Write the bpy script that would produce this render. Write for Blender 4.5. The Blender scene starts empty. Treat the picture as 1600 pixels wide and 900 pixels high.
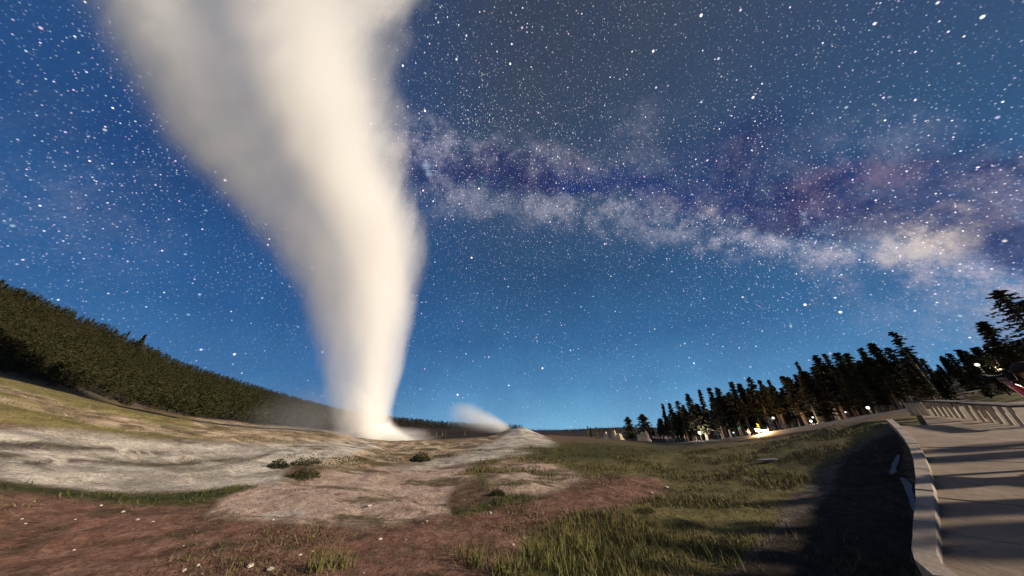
import bpy, bmesh, math, random
import numpy as np
from mathutils import Vector, Matrix
random.seed(7); rng = np.random.default_rng(7)
S = bpy.context.scene
COL = S.collection
R = math.radians
# ------------------------------------------------------------------ camera
CAM_H = 1.10
FPX = 417.0                       # focal length in pixels of the 1600 px wide frame
PITCH = R(28.3)
cd = bpy.data.cameras.new('camera'); cam = bpy.data.objects.new('camera', cd); COL.objects.link(cam)
cd.sensor_width = 36; cd.lens = FPX / 1600 * 36; cd.clip_start = 0.05; cd.clip_end = 6000
cam.location = (0, 0, CAM_H); cam.rotation_euler = (R(90) + PITCH, 0, 0)
S.camera = cam
# ------------------------------------------------------------------ exposure / renderer
S.view_settings.view_transform = 'Standard'; S.view_settings.look = 'None'
S.view_settings.exposure = 0.62; S.view_settings.gamma = 1.0
S.render.engine = 'CYCLES'
cy = S.cycles
cy.max_bounces = 12; cy.diffuse_bounces = 2; cy.glossy_bounces = 2; cy.transparent_max_bounces = 8
cy.volume_bounces = 10; cy.volume_step_rate = 0.6; cy.volume_max_steps = 160
cy.use_denoising = True; cy.denoising_prefilter = 'ACCURATE'; cy.denoiser = 'OPENIMAGEDENOISE'; cy.sample_clamp_indirect = 4.0
# ------------------------------------------------------------------ light from the lodge side: low, warm, from the right
SUN_AZ, SUN_EL = 101.0, 21.0
ld = bpy.data.lights.new('sun', 'SUN'); ld.energy = 5.0; ld.angle = R(2.2); ld.color = (1.0, 0.85, 0.66)
sun = bpy.data.objects.new('sun', ld); COL.objects.link(sun)
sv = Vector((math.sin(R(SUN_AZ)) * math.cos(R(SUN_EL)), math.cos(R(SUN_AZ)) * math.cos(R(SUN_EL)), math.sin(R(SUN_EL))))
sun.rotation_euler = sv.to_track_quat('Z', 'Y').to_euler(); sun.location = (40, 0, 60)


def ray(px, py):
    """direction seen at a pixel of the 1600x900 photograph"""
    x, y, z = px - 800, 450 - py, FPX
    return Vector((x, z * math.cos(PITCH) - y * math.sin(PITCH), z * math.sin(PITCH) + y * math.cos(PITCH))).normalized()


# ------------------------------------------------------------------ node helper
class NT:
    def __init__(s, tree):
        s.t = tree; s.n = tree.nodes; s.l = tree.links
        s.n.clear()

    def new(s, typ, **kw):
        n = s.n.new(typ)
        for k, v in kw.items():
            setattr(n, k, v)
        return n

    def put(s, sock, v):
        if v is None:
            return
        if isinstance(v, bpy.types.NodeSocket):
            s.l.new(v, sock)
        else:
            try:
                sock.default_value = v
            except Exception:
                if hasattr(v, '__len__') and len(v) == 3:
                    sock.default_value = (*v, 1.0)
                else:
                    sock.default_value = (v, v, v)

    def m(s, op, a, b=None, c=None, clamp=False):
        n = s.new('ShaderNodeMath', operation=op, use_clamp=clamp)
        for i, v in enumerate((a, b, c)):
            s.put(n.inputs[i], v)
        return n.outputs[0]

    def v(s, op, a, b=None):
        n = s.new('ShaderNodeVectorMath', operation=op)
        s.put(n.inputs[0], a); s.put(n.inputs[1], b)
        return n.outputs['Value' if op in ('DOT_PRODUCT', 'LENGTH', 'DISTANCE') else 'Vector']

    def rng(s, x, a, b, c=0.0, d=1.0, smooth=True):
        n = s.new('ShaderNodeMapRange', interpolation_type='SMOOTHSTEP' if smooth else 'LINEAR')
        for i, v in enumerate((x, a, b, c, d)):
            s.put(n.inputs[i], v)
        return n.outputs[0]

    def mix(s, f, a, b, blend='MIX'):
        n = s.new('ShaderNodeMix', data_type='RGBA', blend_type=blend)
        s.put(n.inputs[0], f); s.put(n.inputs[6], a); s.put(n.inputs[7], b)
        return n.outputs[2]

    def noise(s, vec, scale, detail=3.0, rough=0.55, dist=0.0, out=0):
        n = s.new('ShaderNodeTexNoise')
        s.put(n.inputs['Vector'], vec)
        n.inputs['Scale'].default_value = scale; n.inputs['Detail'].default_value = detail
        n.inputs['Roughness'].default_value = rough; n.inputs['Distortion'].default_value = dist
        return n.outputs[out]

    def ramp(s, f, stops, interp='LINEAR'):
        n = s.new('ShaderNodeValToRGB'); e = n.color_ramp; e.interpolation = interp
        while len(e.elements) < len(stops):
            e.elements.new(0.5)
        for el, (p, c) in zip(e.elements, stops):
            el.position = p; el.color = (*c, 1) if len(c) == 3 else c
        s.put(n.inputs[0], f)
        return n.outputs[0]

    def scale(s, vec, xyz):
        return s.v('MULTIPLY', vec, xyz)


def srgb(r, g, b):
    f = lambda c: (c / 255 / 12.92) if c / 255 <= 0.04045 else ((c / 255 + 0.055) / 1.055) ** 2.4
    return (f(r), f(g), f(b))


# ------------------------------------------------------------------ night sky (world)
W = bpy.data.worlds.new('World'); S.world = W; W.use_nodes = True
w = NT(W.node_tree)
D = w.new('ShaderNodeTexCoord').outputs['Generated']
sep = w.new('ShaderNodeSeparateXYZ'); w.put(sep.inputs[0], D)
zz = sep.outputs[2]; xx = sep.outputs[0]
grad = w.ramp(zz, [(0.0, srgb(116, 170, 204)), (0.05, srgb(98, 154, 194)), (0.14, srgb(72, 128, 174)), (0.28, srgb(48, 98, 144)),
                   (0.50, srgb(40, 76, 114)), (0.74, srgb(50, 70, 98)), (1.0, srgb(56, 63, 76))])
bluer = w.mix(w.rng(xx, 0.1, -0.65), grad, w.mix(0.5, grad, srgb(24, 72, 132)))
gr = w.noise(D, 5.0, 4.0, 0.6)
base = w.mix(w.rng(gr, 0.3, 0.7, 0.0, 0.35), bluer, w.mix(0.5, bluer, srgb(26, 48, 92)))


def lobe(px, py, rad, soft=1.0):
    d = ray(px, py)
    return w.rng(w.v('DISTANCE', D, tuple(d)), rad * soft, 0.0)


def lobes(lst, warp):
    tot = None
    for px, py, rad, amp in lst:
        d = ray(px, py)
        q = w.rng(w.v('DISTANCE', warp, tuple(d)), rad, rad * 0.15, 0.0, amp)
        tot = q if tot is None else w.m('MAXIMUM', tot, q)
    return tot


wn = w.noise(D, 5.0, 6.0, 0.66, out=1)
warp = w.v('ADD', D, w.scale(w.v('SUBTRACT', wn, (0.5, 0.5, 0.5)), (0.30, 0.30, 0.30)))
# the galactic plane: a great circle through two points of the band
PA, PB = ray(690, 262), ray(1560, 372)
GN = PA.cross(PB).normalized()
if GN.z < 0: GN = -GN
GU = (PA + PB).normalized()
vb = w.v('DOT_PRODUCT', warp, tuple(GN))                 # + above the plane, - below
ub = w.v('DOT_PRODUCT', D, tuple((PB - PA).normalized()))
band_lo = w.m('MULTIPLY', w.rng(w.m('ABSOLUTE', w.m('ADD', vb, 0.075)), 0.125, 0.0), w.rng(ub, -0.75, 0.45, 0.55, 1.0))
band_hi = w.m('MULTIPLY', w.rng(w.m('ABSOLUTE', w.m('SUBTRACT', vb, 0.055)), 0.10, 0.0), w.rng(ub, 0.05, -0.55, 0.30, 1.0))
toleft = w.rng(ub, -0.93, -0.70)
band_lo = w.m('MULTIPLY', band_lo, toleft); band_hi = w.m('MULTIPLY', band_hi, toleft)
wide = w.rng(w.m('ABSOLUTE', vb), 0.42, 0.05)
rift = w.m('MULTIPLY', w.rng(w.m('ABSOLUTE', w.m('SUBTRACT', vb, 0.012)), 0.085, 0.01), w.rng(ub, -0.75, -0.35, 0.45, 1.0))
dark = lobes([(690, 265, 0.14, 0.7), (1130, 285, 0.20, 0.7), (1280, 300, 0.13, 0.9), (1520, 290, 0.13, 0.9), (1545, 345, 0.10, 0.9), (1470, 255, 0.12, 0.6), (330, 260, 0.30, 0.3)], warp)
rift = w.m('MULTIPLY', rift, toleft)
dark = w.m('MAXIMUM', dark, w.m('MULTIPLY', rift, 0.85))
sky = w.mix(dark, base, w.mix(w.rng(w.noise(D, 4.0, 2.0), 0.35, 0.65), srgb(24, 30, 82), srgb(20, 44, 100)))
cl = w.rng(w.noise(D, 11.0, 9.0, 0.72), 0.40, 0.64, 0.06, 1.0)
mauve = lobes([(750, 245, 0.13, 0.6), (1110, 325, 0.10, 0.9), (1040, 325, 0.10, 0.6), (1210, 340, 0.10, 0.6), (1300, 372, 0.14, 0.55), (1560, 430, 0.22, 0.5), (1590, 300, 0.16, 0.45),
               (1000, 200, 0.12, 0.22), (1340, 230, 0.12, 0.25), (60, 300, 0.20, 0.15)], warp)
mauve = w.m('MAXIMUM', mauve, w.m('MAXIMUM', w.m('MULTIPLY', band_lo, 0.95), w.m('MULTIPLY', band_hi, 0.75)))
mauve = w.m('MULTIPLY', mauve, w.m('SUBTRACT', 1.0, w.m('MULTIPLY', rift, 0.6)))
fine = w.noise(D, 170.0, 2.0, 0.75)
sky = w.mix(w.m('MULTIPLY', w.m('MULTIPLY', mauve, cl), w.rng(fine, 0.3, 0.7, 0.62, 1.15)), sky, srgb(162, 159, 176))
warm = lobes([(1110, 322, 0.045, 0.4), (1040, 318, 0.05, 0.22), (1400, 385, 0.10, 0.55), (1452, 376, 0.085, 0.9), (1490, 372, 0.06, 0.7), (1350, 380, 0.08, 0.4)], warp)
sky = w.mix(w.m('MULTIPLY', warm, w.rng(cl, 0.1, 0.9, 0.30, 0.9)), sky, srgb(206, 192, 184))
neb = lobes([(1390, 275, 0.085, 0.34), (1310, 290, 0.10, 0.2), (900, 255, 0.06, 0.22), (1560, 310, 0.06, 0.2)], warp)
sky = w.mix(w.m('MULTIPLY', neb, cl), sky, srgb(146, 108, 128))
tur = lobes([(1330, 330, 0.03, 0.5), (1280, 326, 0.03, 0.7), (690, 262, 0.04, 0.7), (665, 255, 0.03, 0.5)], warp)
sky = w.mix(w.m('MULTIPLY', tur, cl), sky, srgb(180, 196, 230))
# grain of unresolved stars
gn = w.noise(D, 260.0, 2.0, 0.7)
sky = w.mix(w.rng(gn, 0.35, 0.7, 0.0, 0.28), sky, w.mix(1.0, sky, (1.5, 1.5, 1.6, 1), 'MULTIPLY'))


def stars(scale, r0, lo, gain, dens=None):
    vo = w.new('ShaderNodeTexVoronoi', voronoi_dimensions='3D', feature='F1')
    w.put(vo.inputs['Vector'], D); vo.inputs['Scale'].default_value = scale
    sc = w.new('ShaderNodeSeparateColor'); w.put(sc.inputs[0], vo.outputs['Color'])
    b = w.m('POWER', sc.outputs[0], 3.4)
    b = w.m('ADD', w.m('MULTIPLY', b, gain), lo)
    if dens is not None:
        b = w.m('MULTIPLY', b, dens)
    k = w.rng(vo.outputs['Distance'], r0, r0 * 0.35)
    tint = w.mix(0.42, (0.86, 0.93, 1.0, 1), vo.outputs['Color'])
    mul = w.new('ShaderNodeVectorMath', operation='SCALE')
    w.put(mul.inputs[0], tint); w.put(mul.inputs['Scale'], w.m('MULTIPLY', b, k))
    return mul.outputs[0]


mw = w.m('ADD', w.rng(w.noise(D, 3.2, 3.0), 0.35, 0.65, 0.35, 1.0), w.m('MULTIPLY', w.m('MULTIPLY', wide, 1.1), w.rng(ub, -1.0, -0.6, 0.35, 1.0)))
above = w.rng(zz, 0.02, 0.45, 0.35, 1.0)
st = w.v('ADD', stars(27.0, 0.098, 0.32, 2.4), stars(72.0, 0.150, 0.10, 1.6, above))
st = w.v('ADD', st, stars(118.0, 0.20, 0.10, 0.8, w.m('MULTIPLY', mw, above)))
st = w.v('ADD', st, stars(170.0, 0.28, 0.08, 0.45, w.m('MULTIPLY', mw, above)))
tot = w.v('ADD', sky, st)
# a low Nishita sky under the stars keeps the air glow the photograph has towards the horizon
ns = w.new('ShaderNodeTexSky', sky_type='NISHITA'); ns.sun_disc = False
ns.sun_elevation = R(SUN_EL); ns.sun_rotation = R(SUN_AZ)
tot = w.v('ADD', tot, w.scale(ns.outputs[0], (0.003, 0.003, 0.003)))
bg = w.new('ShaderNodeBackground'); w.put(bg.inputs[0], tot); bg.inputs[1].default_value = 0.71
wo = w.new('ShaderNodeOutputWorld'); w.l.new(bg.outputs[0], wo.inputs[0])
W.cycles.sampling_method = 'MANUAL'; W.cycles.sample_map_resolution = 512

# ------------------------------------------------------------------ numpy noise
_perm = rng.random((256, 256)).astype(np.float64)


def vnoise(x, y):
    xi = np.floor(x).astype(int); yi = np.floor(y).astype(int)
    fx = x - xi; fy = y - yi
    fx = fx * fx * (3 - 2 * fx); fy = fy * fy * (3 - 2 * fy)
    a = _perm[xi & 255, yi & 255]; b = _perm[(xi + 1) & 255, yi & 255]
    c = _perm[xi & 255, (yi + 1) & 255]; d = _perm[(xi + 1) & 255, (yi + 1) & 255]
    return (a * (1 - fx) + b * fx) * (1 - fy) + (c * (1 - fx) + d * fx) * fy - 0.5


def fbm(x, y, o=4):
    t = 0; a = 1.0
    for i in range(o):
        t = t + a * vnoise(x * 2 ** i + 17.3 * i, y * 2 ** i + 5.1 * i); a *= 0.5
    return t


def sstep(x, a, b):
    t = np.clip((x - a) / (b - a), 0, 1)
    return t * t * (3 - 2 * t)


# ------------------------------------------------------------------ terrain height
def table(pairs):
    a = np.array([p[0] for p in pairs], float); v = np.array([p[1] for p in pairs], float)
    g = np.arange(-180, 181, 0.5); f = np.interp(g, a, v)
    k = np.exp(-0.5 * (np.arange(-8, 9) * 0.5 / 1.6) ** 2); k /= k.sum()
    f = np.convolve(np.pad(f, 8, mode='edge'), k, 'valid')
    return lambda q: np.interp(q, g, f)


_az = [-180, -100, -75, -61.6, -57.6, -52.8, -47, -40.5, -32.5, -26, -22, -13, -5, 0, 5, 10, 20, 27, 40, 47, 53.5, 55.6, 61, 75, 110, 180]
RF = table(list(zip(_az, [80, 110, 120, 120, 120, 115, 110, 105, 90, 72, 66, 62, 60, 60, 75, 110, 110, 110, 95, 85, 75, 70, 65, 65, 60, 80])))
EF = table(list(zip(_az, [0.0, 4.5, 5.4, 4.84, 3.8, 2.5, 1.44, 0.78, 0.30, -0.9, -1.35, -1.5, -0.95, -0.75, -0.6, -0.75, -1.1, -1.65, -0.44, 0.95, 2.3, 3.3, 4.1, 5.0, 3.0, 0.0])))
_hz = [-180, -100, -75, -65.7, -61.4, -56, -49.5, -42.3, -33.5, -28, -22, -17, -13, -7, -2.4, 4, 9.6, 14, 18.8, 24, 32, 40, 50, 57, 60, 65, 75, 110, 180]
SK = [3, 13, 14.3, 13.4, 12.1, 10.3, 7.7, 6.05, 3.94, 2.9, 2.05, 1.8, 1.25, 1.0, 0.75, 0.45, 0.5, 0.75, 0.97, 0.95, 1.0, 1.6, 4.0, 6.4, 7.5, 7.6, 8, 6, 3]
RHv = [200, 240, 250, 250, 250, 255, 265, 290, 340, 400, 480, 540, 600, 650, 700, 700, 650, 600, 560, 500, 400, 320, 240, 210, 200, 200, 200, 200, 200]
RH = table(list(zip(_hz, RHv)))
TREE_H = 3.4
EH = table([(a, s - math.degrees(math.atan(TREE_H * 0.8 / r))) for a, s, r in zip(_hz, SK, RHv)])

_ga = R(60.0); RAMP = 0.115


def ramp_z(x, y):
    return RAMP * np.maximum(x * math.sin(_ga) + y * math.cos(_ga) - 3.0, 0.0)


def on_ramp(px, py):
    d = ray(px, py); k = RAMP * (d.x * math.sin(_ga) + d.y * math.cos(_ga))
    t = (CAM_H + RAMP * 3.0) / (k - d.z)
    return (d.x * t, d.y * t)


# left edge of the kerb, read along its run up the slope
KERB = [(0.9, -6.0), (1.5, -2.0), (2.3, 1.1)] + [on_ramp(*p) for p in [(1428, 900), (1431, 860), (1434, 820), (1436, 780), (1435, 745), (1430, 722), (1422, 700), (1409, 682), (1397, 669), (1386, 659)]]
KERB = np.array(KERB)
kend = KERB[-1] + (KERB[-1] - KERB[-2]) / np.linalg.norm(KERB[-1] - KERB[-2]) * 1.2 + np.array([-0.2, 0.5])
for _ in range(3):       # corner cutting: a smooth curve
    q_ = np.empty((2 * len(KERB) - 2, 2)); q_[0::2] = .75 * KERB[:-1] + .25 * KERB[1:]; q_[1::2] = .25 * KERB[:-1] + .75 * KERB[1:]
    KERB = np.vstack([KERB[:1], q_, KERB[-1:]])
EDGE = np.vstack([KERB[::3], kend[None], [[24 * math.sin(R(53.2)), 24 * math.cos(R(53.2))], [60 * math.sin(R(53.6)), 60 * math.cos(R(53.6))]]])


def side(x, y):
    """signed distance to the kerb line (positive on the walkway side) and nearest arc length"""
    x = np.asarray(x, float); y = np.asarray(y, float)
    best = np.full(x.shape, 1e9); sg = np.zeros(x.shape)
    for a, b in zip(EDGE[:-1], EDGE[1:]):
        e = b - a; L2 = e @ e
        t = np.clip(((x - a[0]) * e[0] + (y - a[1]) * e[1]) / L2, 0, 1)
        dx = x - a[0] - t * e[0]; dy = y - a[1] - t * e[1]
        d = np.hypot(dx, dy); c = e[1] * dx - e[0] * dy
        m = d < best
        best = np.where(m, d, best); sg = np.where(m, np.sign(c), sg)
    return best * sg


def base_z(x, y):
    r = np.hypot(x, y); az = np.degrees(np.arctan2(x, y))
    rf = RF(az); zf = CAM_H + rf * np.tan(np.radians(EF(az)))
    rh = RH(az); zh = CAM_H + rh * np.tan(np.radians(EH(az)))
    t = np.clip((r - 3) / (rf - 3), 0, 1)
    z = zf * t
    u = np.clip((r - rf) / (rh - rf), 0, 1)
    u = u * (0.75 + 0.25 * u)
    z = z + (zh - zf) * u
    z = z - np.clip(r - rh, 0, None) * 0.04
    return z


def height(x, y):
    x = np.asarray(x, float); y = np.asarray(y, float)
    r = np.hypot(x, y); az = np.degrees(np.arctan2(x, y))
    z = base_z(x, y)
    far = sstep(r, 6, 30)
    amp = 0.05 + 0.22 * sstep(r, 8, 60) + 0.4 * sstep(r, 110, 300)
    z = z + amp * fbm(x * 0.16 + 3, y * 0.16, 4) * sstep(r, 2, 7)
    z = z + 0.05 * fbm(x * 2.6 + 8, y * 2.6, 3) * sstep(r, 2.5, 6) * (1 - sstep(r, 14, 30))
    z = z + 0.10 * fbm(x * 0.9, y * 0.9, 3) * sstep(r, 2.5, 6) * (1 - sstep(r, 40, 90))
    # terraces of sinter: long low ledges across the slope on the left
    tz = sstep(-az, 18, 30) * sstep(r, 8, 14) * (1 - sstep(r, 42, 60))
    st_ = fbm(az * 0.06 + 4, np.log(r + 1) * 7.0, 4)
    z = z + tz * 1.0 * (np.abs(st_) ** 0.8) * (0.35 + r / 70)
    # rough ledges in front of the vent and the pale cone to its right
    lz = np.exp(-((az + 14) / 14.0) ** 2) * sstep(r, 18, 26) * (1 - sstep(r, 48, 60))
    z = z + lz * 0.9 * np.abs(fbm(az * 0.12 + 9, np.log(r + 1) * 8.0 + 3, 4))
    px_, py_ = 1.0, 44.0
    z = z + 1.05 * np.exp(-(((x - px_) / 2.6) ** 2 + ((y - py_) / 5.0) ** 2)) + 0.45 * np.exp(-(((x - 0.5) / 6.5) ** 2 + ((y - 41) / 7.0) ** 2))
    # walkway ramp and the bank beside it
    d = side(x, y); zr = ramp_z(x, y) - 0.10
    wr = np.where(d > 0, 1.0, 0.0) * (1 - sstep(r, 17, 34)) * (y > -8)
    drop = 0.36 * (1 - sstep(r, 9.0, 13.0)) + 0.10
    wl = np.where(d <= 0, np.exp(np.minimum(d, 0) / (1.6 + np.clip(r - 11, 0, 20) * 0.6)), 0.0) * (1 - sstep(r, 17, 34)) * sstep(r, 1.5, 4.0)
    zl = ramp_z(x, y) - drop
    zleft = z * (1 - wl) + np.minimum(zl, z + 1.0) * wl
    brow = CAM_H + r * np.tan(np.radians(np.minimum(EF(az), 3.0))) - 0.06     # the bank stays below the line of the far path
    zleft = np.where((az > 30) & (az < 60) & (r < 60), np.minimum(zleft, brow), zleft)
    z = np.where(d > 0, z * (1 - wr) + zr * wr, zleft)
    return z


def hz(x, y):
    return float(height(np.array([x]), np.array([y]))[0])


def G(px, py, rmax=900):
    """the point of the ground seen at a pixel (first hit)"""
    d = ray(px, py)
    t = np.geomspace(2.0, rmax, 800)
    x = d.x * t; y = d.y * t; z = CAM_H + d.z * t
    h = height(x, y); m = np.nonzero(z < h)[0]
    i = m[0] if len(m) else len(t) - 1
    return Vector((x[i], y[i], h[i]))


def polar(az, r, up=0.0):
    x = r * math.sin(R(az)); y = r * math.cos(R(az))
    return Vector((x, y, hz(x, y) + up))


def azel(px, py):
    d = ray(px, py)
    return math.degrees(math.atan2(d.x, d.y)), math.degrees(math.asin(d.z))


# ------------------------------------------------------------------ object helpers
def link_mesh(name, me, parent=None, mats=()):
    o = bpy.data.objects.new(name, me); COL.objects.link(o)
    for m in mats:
        me.materials.append(m)
    if parent is not None:
        o.parent = parent
    return o


def pyd(name, verts, faces, mats=(), parent=None, smooth=False, mi=None):
    me = bpy.data.meshes.new(name); me.from_pydata([tuple(v) for v in verts], [], [tuple(f) for f in faces])
    if smooth:
        me.polygons.foreach_set('use_smooth', [True] * len(me.polygons))
    if mi is not None:
        me.polygons.foreach_set('material_index', mi)
    me.update()
    return link_mesh(name, me, parent, mats)


def tag(o, label=None, cat=None, group=None, kind=None):
    if label: o['label'] = label
    if cat: o['category'] = cat
    if group: o['group'] = group
    if kind: o['kind'] = kind
    return o


def thing(name, label, cat, loc=(0, 0, 0), rz=0.0, group=None):
    o = bpy.data.objects.new(name, None); COL.objects.link(o)
    o.location = loc; o.rotation_euler = (0, 0, rz); o.empty_display_size = 0.3
    return tag(o, label, cat, group)


def dup(root, loc, rz=0.0, sc=None, label=None, group=None):
    r_ = root.copy(); COL.objects.link(r_); r_.location = loc; r_.rotation_euler = (0, 0, rz)
    if sc is not None: r_.scale = sc
    if label: r_['label'] = label
    if group: r_['group'] = group
    for ch in list(root.children):
        c = ch.copy(); COL.objects.link(c); c.parent = r_
        for g in list(ch.children):
            q = g.copy(); COL.objects.link(q); q.parent = c
    return r_


def mat(name, col, rough=0.85, var=0.25, scale=6.0, bump=0.2, spec=0.3, metal=0.0, dark=None):
    m = bpy.data.materials.new(name); m.use_nodes = True; t = NT(m.node_tree)
    p = t.new('ShaderNodeNewGeometry').outputs['Position']
    n = t.noise(p, scale, 5.0, 0.6)
    dk = dark or tuple(c * (1 - var) for c in col)
    c = t.mix(t.rng(n, 0.3, 0.7), dk, tuple(min(1, q * (1 + var)) for q in col))
    b = t.new('ShaderNodeBsdfPrincipled'); t.put(b.inputs['Base Color'], c)
    b.inputs['Roughness'].default_value = rough; b.inputs['Metallic'].default_value = metal
    b.inputs['Specular IOR Level'].default_value = spec
    if bump:
        bn = t.new('ShaderNodeBump'); bn.inputs['Strength'].default_value = bump; bn.inputs['Distance'].default_value = 0.03
        t.put(bn.inputs['Height'], t.noise(p, scale * 5, 4.0, 0.65)); t.l.new(bn.outputs[0], b.inputs['Normal'])
    o = t.new('ShaderNodeOutputMaterial'); t.l.new(b.outputs[0], o.inputs[0])
    return m


def emit(name, col, s):
    m = bpy.data.materials.new(name); m.use_nodes = True; t = NT(m.node_tree)
    e = t.new('ShaderNodeEmission'); t.put(e.inputs[0], (*col, 1)); e.inputs[1].default_value = s
    o = t.new('ShaderNodeOutputMaterial'); t.l.new(e.outputs[0], o.inputs[0])
    return m


def foliage(name, c1, c2, rough=0.8):
    m = bpy.data.materials.new(name); m.use_nodes = True; t = NT(m.node_tree)
    p = t.new('ShaderNodeNewGeometry').outputs['Position']
    oi = t.new('ShaderNodeObjectInfo').outputs['Random']
    f = t.m('ADD', t.m('MULTIPLY', t.rng(t.noise(p, 1.3, 3.0), 0.3, 0.7), 0.6), t.m('MULTIPLY', oi, 0.4))
    b = t.new('ShaderNodeBsdfPrincipled'); t.put(b.inputs['Base Color'], t.mix(f, c1, c2))
    b.inputs['Roughness'].default_value = rough; b.inputs['Specular IOR Level'].default_value = 0.15
    o = t.new('ShaderNodeOutputMaterial'); t.l.new(b.outputs[0], o.inputs[0])
    return m


def bm_box(bm, cx, cy, cz, sx, sy, sz, rot=None, bev=0.0):
    mx = Matrix.Translation((cx, cy, cz)) @ (rot.to_4x4() if rot else Matrix.Identity(4)) @ Matrix.Diagonal((sx, sy, sz, 1))
    r_ = bmesh.ops.create_cube(bm, size=1.0, matrix=mx)
    if bev:
        ed = list({e for v in r_['verts'] for e in v.link_edges})
        bmesh.ops.bevel(bm, geom=ed, offset=bev, segments=1, affect='EDGES')


def bm_tube(bm, pts, rads, n=8, cap=True):
    rings = []
    for i, p in enumerate(pts):
        p = Vector(p)
        d = (Vector(pts[min(i + 1, len(pts) - 1)]) - Vector(pts[max(i - 1, 0)])).normalized()
        a = d.orthogonal().normalized(); b = d.cross(a)
        if i and rings:
            # keep the frame from spinning
            a0 = (rings[-1][0].co - Vector(pts[i - 1])); a = (a0 - d * a0.dot(d)).normalized() if a0.length > 1e-6 else a; b = d.cross(a)
        rings.append([bm.verts.new(p + (a * math.cos(6.2832 * k / n) + b * math.sin(6.2832 * k / n)) * rads[i]) for k in range(n)])
    for r0, r1 in zip(rings[:-1], rings[1:]):
        for k in range(n):
            bm.faces.new((r0[k], r0[(k + 1) % n], r1[(k + 1) % n], r1[k]))
    if cap:
        bm.faces.new(rings[0][::-1]); bm.faces.new(rings[-1])


def bm_obj(name, bm, mats, parent=None, smooth=False):
    me = bpy.data.meshes.new(name); bm.to_mesh(me); bm.free()
    if smooth:
        me.polygons.foreach_set('use_smooth', [True] * len(me.polygons))
    return link_mesh(name, me, parent, mats)


# ------------------------------------------------------------------ ground zones: surface make-up by place, with kerb-side shade painted in
def poly_mask(X, Y, poly, feather):
    P_ = np.array(poly, float); n = len(P_)
    ins = np.zeros(X.shape, bool); dist = np.full(X.shape, 1e9)
    for i in range(n):
        a = P_[i]; b = P_[(i + 1) % n]
        c = ((a[1] > Y) != (b[1] > Y)) & (X < (b[0] - a[0]) * (Y - a[1]) / (b[1] - a[1] + 1e-9) + a[0])
        ins ^= c
        e = b - a; t = np.clip(((X - a[0]) * e[0] + (Y - a[1]) * e[1]) / (e @ e + 1e-9), 0, 1)
        dist = np.minimum(dist, np.hypot(X - a[0] - t * e[0], Y - a[1] - t * e[1]))
    s = np.where(ins, dist, -dist)
    return sstep(s, -feather, feather)


ZONES = {
    'pale': [([(-400, 700), (-60, 668), (110, 672), (220, 690), (330, 694), (450, 690), (530, 688), (600, 692), (560, 708), (470, 722), (440, 748), (400, 756), (330, 768), (200, 771), (90, 762), (-60, 745), (-400, 800)], 7),
             ([(735, 702), (785, 684), (803, 664), (822, 664), (856, 686), (884, 702), (830, 708), (760, 722), (690, 734), (640, 738)], 4),
             ([(400, 798), (470, 790), (462, 800), (402, 804)], 4)],
    'tan': [([(300, 650), (420, 664), (560, 676), (700, 690), (790, 676), (745, 706), (680, 726), (560, 734), (470, 724), (430, 690), (330, 690)], 7),
            ([(-300, 560), (0, 600), (130, 638), (260, 664), (420, 680), (420, 686), (250, 672), (130, 650), (0, 610), (-300, 580)], 3),
            ([(-300, 600), (0, 618), (150, 652), (300, 676), (430, 688), (300, 684), (150, 664), (0, 630), (-300, 625)], 3)],
    'pink': [([(395, 757), (450, 745), (560, 728), (690, 730), (735, 735), (690, 770), (700, 800), (600, 818), (480, 815), (320, 802), (330, 785), (375, 765)], 7),
             ([(820, 715), (870, 735), (900, 750), (840, 775), (770, 765), (745, 745)], 9)],
    'red': [([(-500, 790), (0, 775), (150, 785), (300, 800), (420, 815), (560, 825), (700, 808), (760, 790), (850, 770), (960, 742), (1030, 745), (1040, 770), (950, 800), (860, 815), (820, 850), (760, 1000), (-500, 1100)], 12)],
    'green': [([(-400, 735), (0, 752), (100, 765), (200, 774), (300, 771), (372, 757), (402, 757), (350, 776), (290, 794), (215, 790), (120, 778), (0, 766), (-400, 760)], 4),
              ([(700, 800), (820, 765), (870, 775), (760, 800), (720, 808)], 6),
              ([(800, 705), (900, 690), (1100, 698), (1000, 716), (880, 722)], 8)],
    'field': [([(-500, 480), (0, 585), (200, 637), (300, 655), (420, 664), (530, 670), (520, 690), (400, 690), (260, 690), (130, 672), (0, 658), (-500, 660)], 6)],
    'gravel': [([(1262, 770), (1290, 730), (1335, 704), (1450, 690), (1470, 950), (1180, 960), (1230, 800)], 12),
               ([(1330, 712), (1395, 664), (1432, 690), (1460, 950), (1080, 960), (1180, 860), (1245, 810), (1300, 780)], -14),  # not gravel: cast shade beside the kerb, painted into the ground colour
               ([(-50, 688), (60, 688), (135, 700), (140, 706), (40, 702), (-50, 700)], 3), ([(105, 719), (250, 725), (400, 716), (440, 706), (400, 722), (250, 732), (110, 726)], 2.5),
               ([(0, 704), (45, 712), (20, 717), (-10, 716)], 3), ([(195, 705), (265, 709), (250, 712), (200, 710)], 2), ([(90, 696), (180, 702), (175, 706), (95, 701)], 2), ([(40, 720), (90, 722), (80, 728), (42, 727)], 3), ([(270, 690), (330, 697), (320, 700), (275, 696)], 2)],
    'mead': [([(720, 745), (800, 708), (880, 692), (1040, 697), (1200, 688), (1400, 655), (1700, 560), (1700, 1000), (780, 1000), (830, 840), (880, 815), (1040, 770), (1000, 742), (880, 745), (780, 765)], 10)],
}
NAMES = ['pale', 'tan', 'pink', 'red', 'green', 'field', 'gravel', 'mead']


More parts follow.
